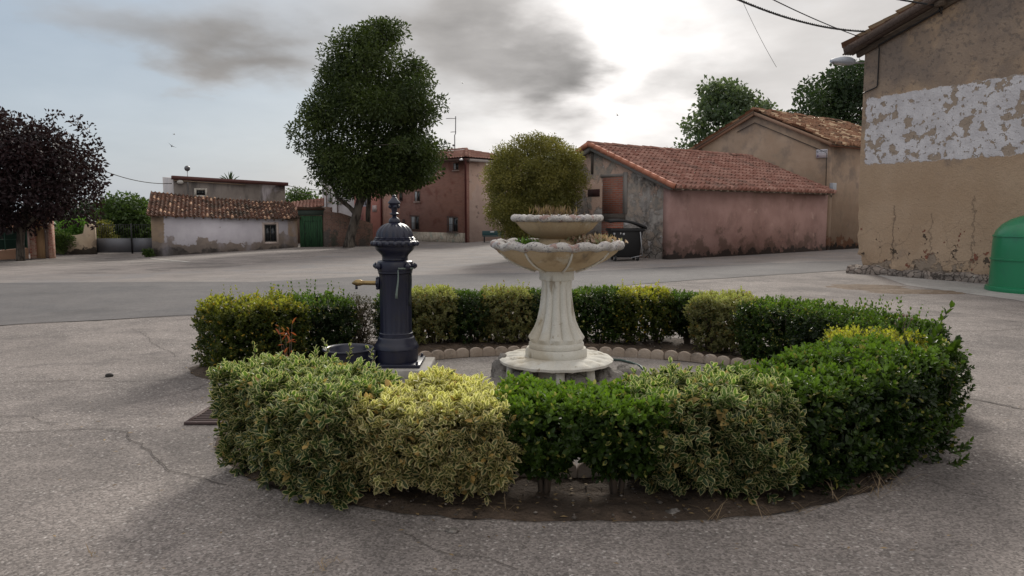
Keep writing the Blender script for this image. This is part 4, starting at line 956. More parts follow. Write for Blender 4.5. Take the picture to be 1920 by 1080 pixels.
f0 = Vector((at(-130, 480, 36).x, 36.2)); f1 = Vector((ko.x-.02, 38.9)); fz = G(f1.x, 38)
fe = thing('fence', 'green mesh fence on a low peach wall left of the doorway', 'fence', (f0.x, f0.y, fz), math.atan2((f1-f0).y, (f1-f0).x)); fL = (f1-f0).length
b = MB(); b.prism([(0, -.4), (fL, -.4), (fL, .55), (0, .28)], 1, 0, .25); b.build('base_wall', plain('peach_render', (.56, .34, .23), .9, 0, .12, 2), fe)
b = MB(); b.prism([(0, .30), (fL, .57), (fL, 1.62), (0, 1.62)], 1, .1, .12); b.build('mesh_panel', plain('green_mesh', (.02, .065, .05), .8, 0, .2, 3), fe)
for i in range(5): x = fL*i/4*.98+.05; b = MB(); b.tube([(x, .06, .3), (x, .06, 1.75)], .03, 6); b.build('post', plain('post_green', (.05, .12, .09), .6) if i == 0 else bpy.data.materials['post_green'], fe)
for zz in (1.0, 1.40): MB().tube([(0, .07, zz), (fL, .07, zz+.02)], .02, 5).build('rail', bpy.data.materials['post_green'], fe)
hf = thing('far_house', 'low pinkish house behind the green fence at the left edge', 'house', (f0.x-2, 44, 0), 0)
MB().box(0, 2.2, 0, 4, -1, at(0, 430, 44).z).build('walls', plain('dull_pink', (.3, .2, .18), .9), hf)
tile_roof('roof', hf, (-.2, -.3, at(0, 430, 44).z), (1, 0, 0), (0, 1, .45), 2.5, 3, .24, .38, .045, M['tile_old'], 13, .01)
# ---------------------------------------------------------------- benches, dumpster, green container
def bench(pos, rz_):
    t = thing('park_bench', '', 'bench', pos, rz_, 'green benches before the brick house')
    gb = M.get('benchg') or plain('bench_green', (.015, .06, .065), .5); M['benchg'] = gb
    W = 1.38
    b = MB(); b.box(-W/2, W/2, .05, .09, .40, .70); bk_ = b.build('backrest', gb, t, bevel=.01)
    b = MB(); b.box(-W/2, W/2, -.36, .04, .35, .385); b.build('seat', gb, t, bevel=.008)
    for sx_ in (-1, 1):
        b = MB(); b.bar((sx_*(W/2-.12), -.32, 0), (sx_*(W/2-.12), -.32, .349), .05, .05); b.bar((sx_*(W/2-.12), .12, 0), (sx_*(W/2-.12), .04, .349), .05, .05); b.bar((sx_*(W/2-.12), -.32, .02), (sx_*(W/2-.12), .12, .02), .04, .04); b.build('leg', M['black_iron'], t)
    return t
bp = Vector((at(925, 453, 46.5).x, 46.5)); b1 = bench((bp.x, bp.y, G(bp.x, bp.y)), R(6)); b1['label'] = 'green bench with a white plate on its back, left of the round tree'
MB().box(-.2, .06, .038, .0485, .60, .66).build('plate', plain('white_plate', (.7, .7, .7), .5), b1)
bq = Vector((at(984, 453, 40).x, 40.0)); zb_ = at(984, 436.5, 40).z-.70
b2 = copy_tree(b1); b2.location = (bq.x, bq.y, zb_ if abs(zb_-G(bq.x, bq.y)) < .12 else G(bq.x, bq.y)); b2['label'] = 'teal bench back seen under the round tree, just above the stone basin rim'
blk = plain('black_plastic', (.004, .004, .005), .55, 0, .2)
dp_ = Vector(on(1171, 488)); du = thing('dumpster', 'black wheeled rubbish container with its lid propped open against the stone gable', 'rubbish container', (dp_.x, dp_.y, 0), R(4))
W, Dp, Hh = 1.02, .78, 1.02
b = MB(); z0, z1 = .11, Hh
b.add([(-W/2+.10, -Dp/2+.08, z0), (W/2-.10, -Dp/2+.08, z0), (W/2-.10, Dp/2-.08, z0), (-W/2+.10, Dp/2-.08, z0), (-W/2, -Dp/2, z1), (W/2, -Dp/2, z1), (W/2, Dp/2, z1), (-W/2, Dp/2, z1)], [(0, 3, 2, 1), (0, 1, 5, 4), (1, 2, 6, 5), (2, 3, 7, 6), (3, 0, 4, 7), (4, 5, 6, 7)])
b.build('body', blk, du, bevel=.03)
b = MB(); b.box(-W/2-.03, W/2+.03, -Dp/2-.04, -Dp/2-.002, Hh-.09, Hh); b.box(-W/2-.03, W/2+.03, Dp/2+.002, Dp/2+.04, Hh-.09, Hh); b.box(-W/2-.04, -W/2-.002, -Dp/2, Dp/2, Hh-.09, Hh); b.box(W/2+.002, W/2+.04, -Dp/2, Dp/2, Hh-.09, Hh); b.build('rim', blk, du, bevel=.008)
b = MB(); vs = []; n_ = 10
for s_ in (-.05, .035):
    for i in range(n_+1):
        f = i/n_; x = W/2+.10-(W+.16)*f; z = Hh+.02+.30*math.sin(f*2.0)**.8*.82 + s_ - .02*f
        vs += [(x, -Dp/2-.03, z), (x, Dp/2+.03, z+.03)]
m2 = 2*(n_+1); fs = []
for i in range(n_): fs += [(2*i, 2*i+1, 2*i+3, 2*i+2), (m2+2*i, m2+2*i+2, m2+2*i+3, m2+2*i+1), (2*i, 2*i+2, m2+2*i+2, m2+2*i), (2*i+1, m2+2*i+1, m2+2*i+3, 2*i+3)]
fs += [(0, m2, m2+1, 1), (2*n_, 2*n_+1, m2+2*n_+1, m2+2*n_)]
b.add(vs, fs); b.build('lid', blk, du)
for x, y in ((-.36, -.28), (.36, -.28), (-.36, .28), (.36, .28)):
    b = MB(); b.tube([(x-.03, y, .085), (x+.03, y, .085)], .085, 14); wl = b.build('wheel', plain('tyre', (.02, .02, .02), .8) if x < 0 and y < 0 else bpy.data.materials['tyre'], du, True, auto=40)
    b = MB(); b.tube([(x-.032, y, .085), (x+.032, y, .085)], .04, 10); b.build('hub', M['galv'], wl)
b = MB(); b.bar((W/2-.12, -Dp/2-.05, Hh-.1), (W/2-.03, -Dp/2-.03, .16), .03, .03); b.bar((W/2-.03, -Dp/2-.03, .18), (.12, -Dp/2-.0, .10), .025, .025); b.build('lid_strut', M['galv'], du)
b = MB()
for x, zz, s_ in ((-.42, .86, .05), (-.22, .87, .035), (-.12, .85, .06)): b.box(x-s_/2, x+s_/2, -Dp/2-.0, -Dp/2+.0, 0, 0) if False else b.box(x-s_/2, x+s_/2, -Dp/2-.006, -Dp/2+.03, zz-.03, zz+.03)
b.build('stickers', plain('sticker', (.55, .55, .56), .6), du)
# green bell container
gc = Vector(on(1935, 556)); gc = Vector((at(1953, 400, 14.35).x, 14.35)); grp = plain('green_fibreglass', (.012, .20, .085), .32, 0, .10, 3, .05, dirt=(.02, .16, .085))
ct = thing('bell_container', 'large green domed recycling container beside the ochre house', 'recycling container', (gc.x, gc.y, 0), 0)
rB = .80
def fac8(r, z, a): return (r, z)
b = MB(); b.lathe([(rB*.985, .10), (rB*.975, .4), (rB*.965, .8), (rB*.95, 1.06), (rB*.90, 1.17), (rB*.78, 1.29), (rB*.6, 1.39), (rB*.38, 1.455), (rB*.15, 1.475), (0, 1.48)], 48); b.build('shell', grp, ct, True, auto=50)
b = MB(); b.lathe([(rB*1.06, .0), (rB*1.07, .03), (rB*1.06, .085), (rB*.99, .10)], 48); b.build('skirt', grp, ct, True, auto=40)
b = MB(); b.lathe([(rB*.985, .60), (rB*.995, .605), (rB*.995, .635), (rB*.985, .64)], 48); b.lathe([(rB*.965, 1.05), (rB*.972, 1.055), (rB*.965, 1.08), (rB*.95, 1.085)], 48); b.build('seam_band', grp, ct, True, auto=30)
b = MB(); b.box(-.62, -.42, -.80*rB*.92, -.80*rB*.90+.03, .03, .08); b.build('label_plate', plain('plate_grey', (.3, .28, .26), .7), ct)
b = MB(); b.lathe([(.17, 0), (.17, .02), (.0, .021)], 20, (0, 0, 0)); o_ = b.build('port', M['black_iron'], ct); o_.rotation_euler = (R(90), 0, R(10)); o_.location = (.1, -rB*.955, 1.0)
b = MB(); b.tube([(-.12, 0, 1.47), (-.12, 0, 1.58), (.12, 0, 1.58), (.12, 0, 1.47)], .018, 6); b.build('lifting_ring', M['galv'], ct)
# ---------------------------------------------------------------- trees
def leafcards(name, P, D, S, mat, parent, aspect=.5, rnd=None, seed=0, fold=.18, young=None):
    """many folded four-sided leaves: P positions, D directions, S sizes"""
    rg = np.random.default_rng(seed); n = len(P); D = D/np.linalg.norm(D, axis=1)[:, None]
    q = rg.normal(size=(n, 3)); s = np.cross(D, q); s /= np.linalg.norm(s, axis=1)[:, None]; nn = np.cross(D, s)
    S = S[:, None]
    V = np.stack([P, P+D*S*.5+s*S*aspect*.5+nn*S*fold, P+D*S, P+D*S*.5-s*S*aspect*.5+nn*S*fold], 1).reshape(-1, 3)
    i = np.arange(n)*4; F = [np.stack([i, i+1, i+2], 1), np.stack([i, i+2, i+3], 1)]
    r = rg.random(n) if rnd is None else rnd
    at_ = {'rnd': np.repeat(r, 4)}
    if young is not None: at_['young'] = np.repeat(young, 4)
    return np_mesh(name, V, F, mat, parent, False, at_)
bark = layered('bark', (.085, .07, .058), (.14, .12, .10), 5, [((.05, .042, .036), 6, .5, .6, {'st': (1, 1, .2), 'dep': -2})], bump=1, bscale=18, bd=.04, stretch=(1, 1, .3))
def limb(b, p, q, r0, r1, rs, bend=.12, n=6):
    p = Vector(p); q = Vector(q); L_ = (q-p).length; off = Vector((rs.uniform(-1, 1), rs.uniform(-1, 1), rs.uniform(.1, 1)))*L_*bend; pts = []; rd = []
    for i in range(n+1):
        f = i/n; pts.append(p.lerp(q, f)+off*math.sin(math.pi*f)*(1-.3*f)+Vector((noise.noise((f*3, p.x, 1)), noise.noise((f*3, p.y, 5)), 0))*L_*.03*(0 if i in (0, n) else 1)); rd.append(r0+(r1-r0)*f**.8)
    b.tube(pts, rd, 7)
def tree(name, label, depth, rows, base, trunks, nclump, per, clr, leaf, mat, seed, group='trees around the square', yscale=1., asp=.5, droop=.25, surf=.5, flat=.75, holes=.0, extra=()):
    """rows: (py, x0, x1) outline of the crown as measured, turned into metres at the tree's own distance"""
    rs = random.Random(seed); rg = np.random.default_rng(seed)
    t = thing(name, label, 'tree', base, 0, group); o = Vector(base)
    prof = []
    for py, xa, xb in rows:
        a = at(xa, py, depth); c = at(xb, py, depth); prof.append((a.z, a.x, c.x))
    prof.sort(); z0, z1 = prof[0][0], prof[-1][0]
    def pr(z):
        for (a, b_, c), (d_, e, f) in zip(prof, prof[1:]):
            if a <= z <= d_: k = (z-a)/max(1e-6, d_-a); return b_+(e-b_)*k, c+(f-c)*k
        return prof[0][1:] if z < z0 else prof[-1][1:]
    wmax = max(c-b_ for _, b_, c in prof)
    cl = []
    tries = 0
    while len(cl) < nclump and tries < nclump*50:
        tries += 1
        z = rs.uniform(z0, z1); a, c = pr(z); wd = (c-a)/2
        if rs.random() > (wd*2/wmax)**1.1: continue
        r_ = clr*rs.uniform(.55, 1.4); rr = 0; zz = min(max(z, z0+r_*flat*.6), z1-r_*flat*.75)
        a, c = pr(zz); wd = (c-a)/2; th = rs.uniform(0, 2*math.pi); rr = max(0., wd-r_*.56)*(1+.16*noise.noise((math.cos(th)*1.6+seed, math.sin(th)*1.6, zz*.55)))
        k = rs.random()**surf
        cl.append((Vector(((a+c)/2+rr*k*math.cos(th), depth+rr*k*math.sin(th)*yscale, zz)), r_))
    for (px, py, r_) in extra: p = at(px, py, depth); cl.append((p, r_))
    P = []; Dr = []; S = []; Rn = []
    for c, r_ in cl:
        n = int(per*(r_/clr)**2*rs.uniform(.75, 1.2)); q = rg.normal(size=(n, 3)); q /= np.linalg.norm(q, axis=1)[:, None]
        rad = rg.random(n)**.38; q2 = q*rad[:, None]*r_; q2[:, 2] *= flat
        q2 += rg.normal(size=(n, 3))*r_*.08
        P.append(q2+np.array(c)[None]); dd = q+rg.normal(size=(n, 3))*.7; dd[:, 2] -= droop; Dr.append(dd); S.append(leaf*(.6+.8*rg.random(n)))
        Rn.append(np.clip(rs.random()*.6+rg.random(n)*.4, 0, 1))
    P = np.concatenate(P)-np.array(o)[None]
    leafcards('crown', P, np.concatenate(Dr), np.concatenate(S), mat, t, asp, np.concatenate(Rn), seed)
    b = MB()
    tips = []
    for pts, rd in trunks:
        ps = [p if isinstance(p, Vector) else at(*p) for p in pts]; pl_ = []; rl = []
        for i in range(len(ps)-1):
            for k in range(4): pl_.append(ps[i].lerp(ps[i+1], k/4)-o); rl.append(rd[i]+(rd[i+1]-rd[i])*k/4)
        pl_.append(ps[-1]-o); rl.append(rd[-1]); b.tube(pl_, rl, 10); tips.append((ps[-1]-o, rd[-1]))
    b.build('trunk', bark, t, True)
    b = MB()
    for c, r_ in cl[::max(1, len(cl)//46)]:
        tp, tr = min(tips, key=lambda q: (q[0]-(c-o)).length + (3 if q[0].z > (c-o).z else 0)); limb(b, tp-Vector((0, 0, .1)), c-o, tr*.45, .015, rs, .10)
    b.build('limbs', bark, t, True)
    return t
M['leaf_big'] = leafmat('robinia_leaf', ((.015, .030, .009), (.075, .105, .024)), trans=.28, rough=.55)
M['leaf_purple'] = leafmat('purple_leaf', ((.013, .007, .009), (.036, .015, .019)), trans=.25, rough=.5, tc=1.3)
M['leaf_olive'] = leafmat('olive_leaf', ((.075, .085, .020), (.27, .24, .065)), trans=.30, rough=.5)
M['leaf_pale'] = leafmat('pale_leaf', ((.05, .085, .045), (.13, .17, .10)), trans=.35, rough=.45)
M['leaf_dark'] = leafmat('dark_leaf', ((.022, .042, .018), (.05, .08, .03)), trans=.25, rough=.5)
M['leaf_back'] = leafmat('green_back_leaf', ((.035, .065, .018), (.09, .14, .035)), trans=.3, rough=.5)
bt = ong(653, 464)
bt.y = 42.; bt = Vector((at(653, 463, 42).x, 42., G(-9.2, 42)-.1))
rows = [(41, 690, 730), (60, 660, 752), (82, 615, 768), (112, 598, 795), (145, 572, 822), (190, 556, 842), (235, 538, 838), (262, 545, 836), (300, 565, 836), (322, 588, 812), (342, 610, 785), (362, 632, 700)]
tree('broadleaf_tree', 'tall dark green egg shaped tree with forked leaning trunk beyond the square', 42., rows, tuple(bt),
     [([bt.copy(), (658, 440, 42.), (668, 405, 42.), (676, 370, 42.), (690, 320, 42.), (705, 230, 42)], [.34, .27, .25, .2, .15, .06]),
      ([(668, 402, 42.), (655, 388, 41.9), (634, 372, 41.8), (622, 345, 41.8), (612, 300, 42)], [.15, .12, .10, .09, .05]),
      ([(672, 390, 42.), (692, 350, 42.2), (720, 320, 42.3), (755, 260, 42.5)], [.19, .15, .12, .05])], 250, 270, .84, .195, M['leaf_big'], 7, asp=.42, surf=.42, extra=((590, 335, .5), (607, 352, .45), (548, 240, .45), (640, 372, .5), (800, 330, .5), (622, 92, .4)))
rows = [(250, 715, 760), (280, 690, 800), (310, 690, 822), (335, 700, 800), (352, 720, 772)]
t2p = Vector((at(691, 455, 47).x, 47., G(-9, 47)-.1))
tree('broadleaf_tree', 'second dark tree with thin straight trunk, its crown merged into the tall one', 45., rows, tuple(t2p),
     [([Vector(t2p), (690, 430, 47.), (690, 400, 46.9), (693, 350, 46.5), (715, 310, 46), (745, 280, 45.5)], [.2, .16, .15, .14, .12, .05])], 90, 150, .8, .24, M['leaf_big'], 9, asp=.42)
pt = Vector((at(38, 481, 37).x, 37., G(-26, 37)-.1))
rows = [(204, -40, 8), (218, -80, 38), (240, -100, 95), (262, -112, 135), (290, -118, 160), (330, -120, 166), (365, -118, 166), (395, -100, 150), (412, -60, 90), (428, 0, 58)]
tree('purple_leaved_tree', 'dark purple leaved tree at the left edge beside the green fence', 37., rows, tuple(pt),
     [([Vector(pt), (38, 455, 37.), (40, 430, 37.), (45, 400, 37), (70, 330, 37)], [.22, .18, .18, .15, .08]), ([(39, 435, 37.), (15, 390, 36.9), (-30, 320, 37)], [.13, .12, .06]), ([(41, 430, 37.), (80, 395, 37), (130, 330, 37)], [.12, .10, .05])],
     230, 130, .72, .20, M['leaf_purple'], 21, asp=.55, surf=.5, extra=((97, 216, .28), (110, 213, .22), (88, 232, .3), (143, 228, .4), (160, 240, .4), (182, 276, .3), (186, 340, .35), (184, 364, .3), (172, 405, .45), (178, 418, .3), (150, 408, .5), (120, 408, .5), (188, 310, .3), (175, 260, .35)))
bs = Vector((at(1000, 485, 26).x, 26., G(.7, 26)))
rows = [(258, 985, 1040), (270, 950, 1068), (290, 925, 1085), (312, 911, 1095), (340, 905, 1096), (370, 907, 1094), (400, 916, 1085), (422, 932, 1060), (444, 955, 1015)]
tree('clipped_tree', 'round clipped yellow green tree behind the stone basins', 26., rows, tuple(bs),
     [([Vector(bs), (1000, 450, 26.), (1000, 400, 26)], [.14, .12, .09])], 300, 330, .36, .07, M['leaf_olive'], 33, asp=.45, surf=.25, droop=-.05, extra=((940, 438, .12), (932, 428, .12), (945, 446, .1)))
ta = Vector((at(1370, 460, 45).x, 45., -.1))
rows = [(151, 1330, 1362), (165, 1318, 1400), (190, 1306, 1440), (215, 1283, 1458), (240, 1278, 1478), (262, 1264, 1486), (295, 1258, 1486), (330, 1280, 1460), (370, 1300, 1440)]
tree('poplar_tree', 'loose grey green tree behind the roof of the pink barn', 45., rows, tuple(ta), [([Vector(ta), (1372, 400, 45), (1370, 320, 45.), (1360, 230, 45)], [.25, .2, .15, .06])], 150, 75, .62, .24, M['leaf_pale'], 41, 'trees behind the barns', asp=.7, surf=.6)
tb = Vector((at(1580, 460, 47).x, 47., -.1))
rows = [(120, 1545, 1572), (135, 1520, 1640), (152, 1482, 1700), (185, 1468, 1730), (220, 1472, 1735), (260, 1470, 1740), (320, 1490, 1720)]
tree('dark_tree', 'dense dark green tree between the old tiled roof and the tall ochre house', 47., rows, tuple(tb), [([Vector(tb), (1582, 380, 47), (1580, 230, 47.)], [.3, .25, .1])], 150, 120, .75, .24, M['leaf_dark'], 43, 'trees behind the barns', asp=.65, surf=.5)
tc_ = Vector((at(215, 460, 52).x, 52., -.9))
rows = [(366, 222, 262), (380, 195, 280), (400, 180, 290), (430, 176, 296), (465, 176, 300)]
tree('garden_tree', 'bushy dark green tree behind the grey metal gate', 52., rows, tuple(tc_), [([Vector(tc_), (235, 430, 52)], [.2, .1])], 80, 130, .8, .24, M['leaf_back'], 51, 'garden trees at the left', asp=.6)
td = Vector((at(150, 460, 55).x, 55., -.9))
rows = [(375, 168, 205), (390, 140, 215), (410, 100, 215), (440, 90, 215), (462, 90, 215)]
tree('garden_tree', 'dark tree beside the purple one, above the garden wall', 55., rows, tuple(td), [([Vector(td), (150, 430, 55)], [.2, .1])], 70, 120, .8, .24, M['leaf_dark'], 52, 'garden trees at the left', asp=.6)
te = Vector((at(545, 460, 70).x, 70., -.9))
rows = [(354, 540, 556), (364, 536, 590), (380, 530, 610), (410, 530, 620)]
tree('garden_tree', 'pale green treetop above the low red roof left of the white house', 70., rows, tuple(te), [([Vector(te), (560, 400, 70)], [.2, .1])], 60, 70, .8, .25, M['leaf_back'], 53, 'garden trees at the left', asp=.6)
def bush(name, label, cat, px0, px1, pyt, pyb, Y, mat, n, leaf, seed, group=None, clr=.3, yr=.6):
    rs = random.Random(seed); rg = np.random.default_rng(seed); a = at(px0, pyb, Y); c = at(px1, pyt, Y); o = Vector(((a.x+c.x)/2, Y, a.z))
    w_ = (c.x-a.x)/2; h = c.z-a.z; P = []; D = []; 
    for _ in range(n//60):
        th = rs.uniform(0, 6.28); k = rs.random()**.5; z = rs.uniform(.1, .9); ww = w_*(1-.5*max(0, z-.5)**1.5*2)*.85
        c_ = np.array([ww*k*math.cos(th), ww*yr*k*math.sin(th), h*z]); q = rg.normal(size=(60, 3)); q /= np.linalg.norm(q, axis=1)[:, None]
        P.append(c_+q*(rg.random(60)**.4)[:, None]*clr*np.array([1, 1, .8])); D.append(q+rg.normal(size=(60, 3))*.6+np.array([0, 0, .3]))
    P = np.concatenate(P); P[:, 2] = np.abs(P[:, 2]); t = thing(name, label, cat, o, 0, group)
    leafcards('foliage', P, np.concatenate(D), leaf*(.6+.8*rg.random(len(P))), mat, t, .5, None, seed)
    b = MB()
    for _ in range(9): b.tube([(rs.uniform(-.1, .1), 0, 0), (rs.uniform(-.5, .5)*w_, rs.uniform(-.3, .3)*w_, h*.4), (rs.uniform(-.8, .8)*w_, rs.uniform(-.5, .5)*w_, h*.85)], [.02, .014, .006], 5)
    b.build('stems', bark, t); return t
vine = leafmat('vine_leaf', ((.05, .12, .02), (.13, .24, .05)), trans=.4)
bush('vine', 'bright green vines growing above the cream garden wall', 'plant', 96, 172, 416, 446, 45.5, vine, 2600, .16, 5, clr=.45)
bush('shrub', 'brown green shrub growing against the front of the garden wall', 'shrub', 97, 138, 437, 474, 42.3, M['leaf_back'], 2200, .12, 6, clr=.25)
bush('shrub', 'yellowish shrub behind the bars of the metal gate', 'shrub', 182, 215, 415, 462, 45.2, M['leaf_olive'], 1500, .13, 7, clr=.3)
bush('weeds', 'clump of green weeds at the left corner of the white shed', 'weeds', 268, 288, 468, 482, 39.6, M['leaf_back'], 700, .10, 8, clr=.12)
bush('shrub', 'low dark shrubs at the foot of the yard wall behind the trunks', 'shrub', 672, 760, 446, 463, 47.5, M['leaf_dark'], 1600, .12, 9, clr=.2, yr=.2)
# spiky plant showing above the coping of the grey building
yu = thing('yucca', 'spiky leaved plant sticking up behind the red brown coping', 'plant', at(432, 352, 49.5)); V = []; F = []; rs = random.Random(4)
for c_, n_, L_ in (((0, 0, 0), 22, .85), ((.6, .1, -.15), 8, .4), ((-.5, 0, -.1), 9, .6)):
    for i in range(n_):
        th = rs.uniform(0, 6.28); el = rs.uniform(.25, 1.5); d_ = Vector((math.cos(th)*math.cos(el), math.sin(th)*math.cos(el), math.sin(el))); s_ = d_.orthogonal().normalized()*.04; p = Vector(c_)+Vector((0, 0, .3)); k = len(V)
        V += [p-s_, p+s_, p+d_*L_*.6+s_*.8+Vector((0, 0, 0)), p+d_*L_*.6-s_*.8, p+d_*L_-Vector((0, 0, .12*math.cos(el)))]; F += [(k, k+1, k+2, k+3), (k+3, k+2, k+4)]
np_mesh('leaves', [tuple(v) for v in V], F, M['leaf_dark'], yu, attrs={'rnd': [.5]*len(V)}); MB().tube([(0, 0, -.8), (0, 0, .35)], .08, 8).build('stem', bark, yu)
# swallows in the sky
def bird(px, py, Y, s, ang, label):
    p = at(px, py, Y); t = MB(); 
    t.tube([(-.09, 0, 0), (-.03, 0, .0), (.04, 0, 0), (.08, 0, .005), (.1, 0, 0)], [.004, .016, .02, .013, .003], 7)
    for sy_ in (1, -1): t.add([(.05, .01*sy_, .01), (.03, .10*sy_, .05), (-.04, .21*sy_, .03), (-.01, .09*sy_, .04), (-.01, .01*sy_, .01), (.0, .1*sy_, .032)], [(0, 1, 3, 4), (1, 2, 3), (0, 4, 5, 1), (1, 5, 2)])
    t.add([(-.08, .005, 0), (-.15, .03, 0), (-.10, 0, 0), (-.15, -.03, 0), (-.08, -.005, 0)], [(0, 1, 2), (2, 3, 4)])
    o = t.build('swallow', M['black_iron']); o.location = p; o.rotation_euler = (R(35), R(20), ang); o.scale = (s, s, s); return tag(o, label, 'bird', 'swallows in the sky')
bird(322, 274, 42, 1.25, 2.2, 'lowest and largest swallow flying above the grey building'); bird(326, 252, 50, .8, .6, 'small swallow just above the larger one at the left')
bird(867, 156, 50, .8, 1.0, 'small dark bird in the sky right of the tall tree'); bird(1158, 216, 50, .9, 2.8, 'distant bird above the pink barn ridge')
# ---------------------------------------------------------------- stone fountain
FX, FY = .405, 6.75
ft = thing('stone_fountain', 'two-bowl cream stone fountain on a fluted pedestal in the middle of the hedge ring', 'fountain', (FX, FY, 0), R(11))
stone = layered('cast_stone_ochre', (.46, .345, .215), (.55, .435, .29), 2.2, [((.31, .225, .135), 2.5, .5, .64, {'st': (1, 1, .35), 'op': .9}), ((.15, .125, .095), 6, .58, .7, {'st': (1, 1, .3), 'op': .8}), ((.56, .50, .40), 5, .62, .7, {'op': .8})], bump=.35, bscale=60, bd=.006)
white = layered('painted_stone', (.60, .575, .51), (.68, .66, .60), 3, [((.50, .44, .34), 2.2, .5, .66, {'st': (1, 1, .6), 'op': .8}), ((.30, .25, .18), 7, .60, .68, {'st': (1, 1, .22), 'op': .8}), ((.33, .26, .17), 12, .62, .7, {'op': .7})], bump=.3, bscale=55, bd=.006)
lich = layered('lichen_rim', (.44, .415, .39), (.56, .53, .50), 9, [((.36, .22, .19), 10, .56, .62, {'op': .8}), ((.20, .18, .19), 30, .57, .63, {'op': .9}), ((.42, .40, .42), 6, .55, .62, {'op': .7}), ((.10, .09, .10), 70, .60, .64, {})], bump=1., bscale=50, bd=.012)
def pet(n, amp, ph=0.): return lambda a: amp*(abs(math.cos(n/2*(a-ph))))**.6
def bowl(name, parent, prof, n, k, amp, mat):
    f = lambda r, z, a: (r*(1+amp*1.3*min(1, r/.3)*(abs(math.sin(k/2*a))**.5-.65-.10*abs(math.cos(k/2*a))**12*0-.16*max(0, abs(math.sin(k/2*a))-.97)/.03)), z)
    b = MB(); b.lathe(prof, n, fn=f); return b.build(name, mat, parent, True, auto=60)
def rim(parent, R_, z, rr, k, amp, zamp, n=220):
    b = MB(); vs = []; m = 12
    for i in range(n):
        a = 2*math.pi*i/n; lobe = abs(math.sin(k/2*a))**.55; sub = abs(math.sin(k*a))
        Rr = R_*(1+amp*(lobe-.6)); zz = z+zamp*(sub-.5)+.006*noise.noise((a*5, R_, 0)); r_ = rr*(.86+.2*sub+.10*noise.noise((math.cos(a)*9, math.sin(a)*9, z)))
        for j in range(m):
            t = 2*math.pi*j/m; ww = 1+.12*noise.noise((a*14, t*2, z))
            vs.append(((Rr+math.cos(t)*r_*1.25*ww)*math.cos(a), (Rr+math.cos(t)*r_*1.25*ww)*math.sin(a), zz+math.sin(t)*r_*ww))
    b.add(vs, [(i*m+j, i*m+(j+1) % m, ((i+1) % n)*m+(j+1) % m, ((i+1) % n)*m+j) for i in range(n) for j in range(m)])
    return b.build('rim', lich, parent, True)
# lower bowl
lb = bowl('lower_bowl', ft, [(.0, .985), (.16, .985), (.22, .995), (.33, 1.03), (.44, 1.085), (.52, 1.145), (.555, 1.19), (.53, 1.195), (.48, 1.14), (.38, 1.10), (.2, 1.09), (.0, 1.09)], 176, 8, .055, stone)
rim(lb, .548, 1.214, .037, 8, .060, .020)
fl = MB()
for i in range(8):                          # pale ribs between the petals
    a = 2*math.pi*i/8; pts = []
    for r, z in ((.20, .985), (.30, 1.015), (.40, 1.058), (.48, 1.11), (.53, 1.165)): k_ = 1-.055*.6*min(1, r/.3); pts.append((r*k_*math.cos(a)*1.012, r*k_*math.sin(a)*1.012, z-.004))
    fl.tube(pts, .010, 6)
fl.build('rib', white, lb, True)
sm = layered('bowl_soil', (.06, .045, .03), (.10, .08, .055), 6, [])
MB().lathe([(.47, 1.15), (.3, 1.175), (0, 1.18)], 40).build('soil', sm, lb)
b = MB(); b.lathe([(.205, 1.185), (.205, 1.245), (.19, 1.25), (.19, 1.262), (.14, 1.285)], 10); b.build('spacer', stone, ft)
ub = bowl('upper_bowl', ft, [(.0, 1.275), (.14, 1.275), (.19, 1.285), (.26, 1.315), (.32, 1.36), (.365, 1.415), (.375, 1.44), (.35, 1.44), (.30, 1.40), (.15, 1.38), (0, 1.38)], 192, 16, .022, stone)
rim(ub, .378, 1.454, .029, 16, .03, .009, 260)
MB().lathe([(.33, 1.42), (.2, 1.45), (0, 1.455)], 32).build('soil', sm, ub)
# pedestal with flutes that open towards the foot
def flute(r, z, a):
    k = max(0., min(1., (.93-z)/.12))*max(0., min(1., (z-.33)/.06)); g = abs(math.sin(6*a))**.7
    return (r*(1-.17*k*(1-g))+0*a, z)
b = MB(); b.lathe([(.10, .28), (.248, .285), (.252, .31), (.248, .33), (.238, .338), (.246, .355), (.258, .378), (.248, .395), (.228, .425), (.203, .47), (.179, .53), (.157, .63), (.143, .74), (.137, .82), (.136, .87), (.139, .895), (.154, .90), (.160, .92), (.153, .94), (.157, .95), (.160, .984), (.0, .984)], 144, fn=flute); b.build('pedestal', white, ft, True, auto=50)
b = MB(); b.lathe([(.24, .205), (.276, .206), (.283, .225), (.281, .26), (.268, .283), (.1, .283)], 64); b.build('base_ring', white, ft, True, auto=40)
def petd(r, z, a):
    k = math.exp(-((r-.42)/.07)**2); return (r, z+.030*k*(abs(math.sin(9*a+2.5*r))**.5-.6))
b = MB(); b.lathe([(.0, .14), (.48, .14), (.515, .152), (.52, .175), (.50, .190), (.47, .192), (.44, .198), (.41, .2), (.38, .203), (.34, .206), (.30, .208), (.0, .209)], 160, fn=petd); b.build('base_disc', white, ft, True, auto=50)
b = MB()
for a_ in range(9):
    a = a_*2*math.pi/9+.35; 
    for s_ in (0,): b.bar((.44*math.cos(a), .44*math.sin(a), .0), (.42*math.cos(a), .42*math.sin(a), .139), .07, .05)
b.lathe([(.30, 0), (.27, .139)], 20)
b.build('support', white, ft)
rockm = layered('grey_rock', (.20, .185, .17), (.30, .275, .25), 4, [((.12, .105, .095), 8, .52, .62, {}), ((.45, .42, .39), 14, .62, .68, {})], bump=1., bscale=30, bd=.03)
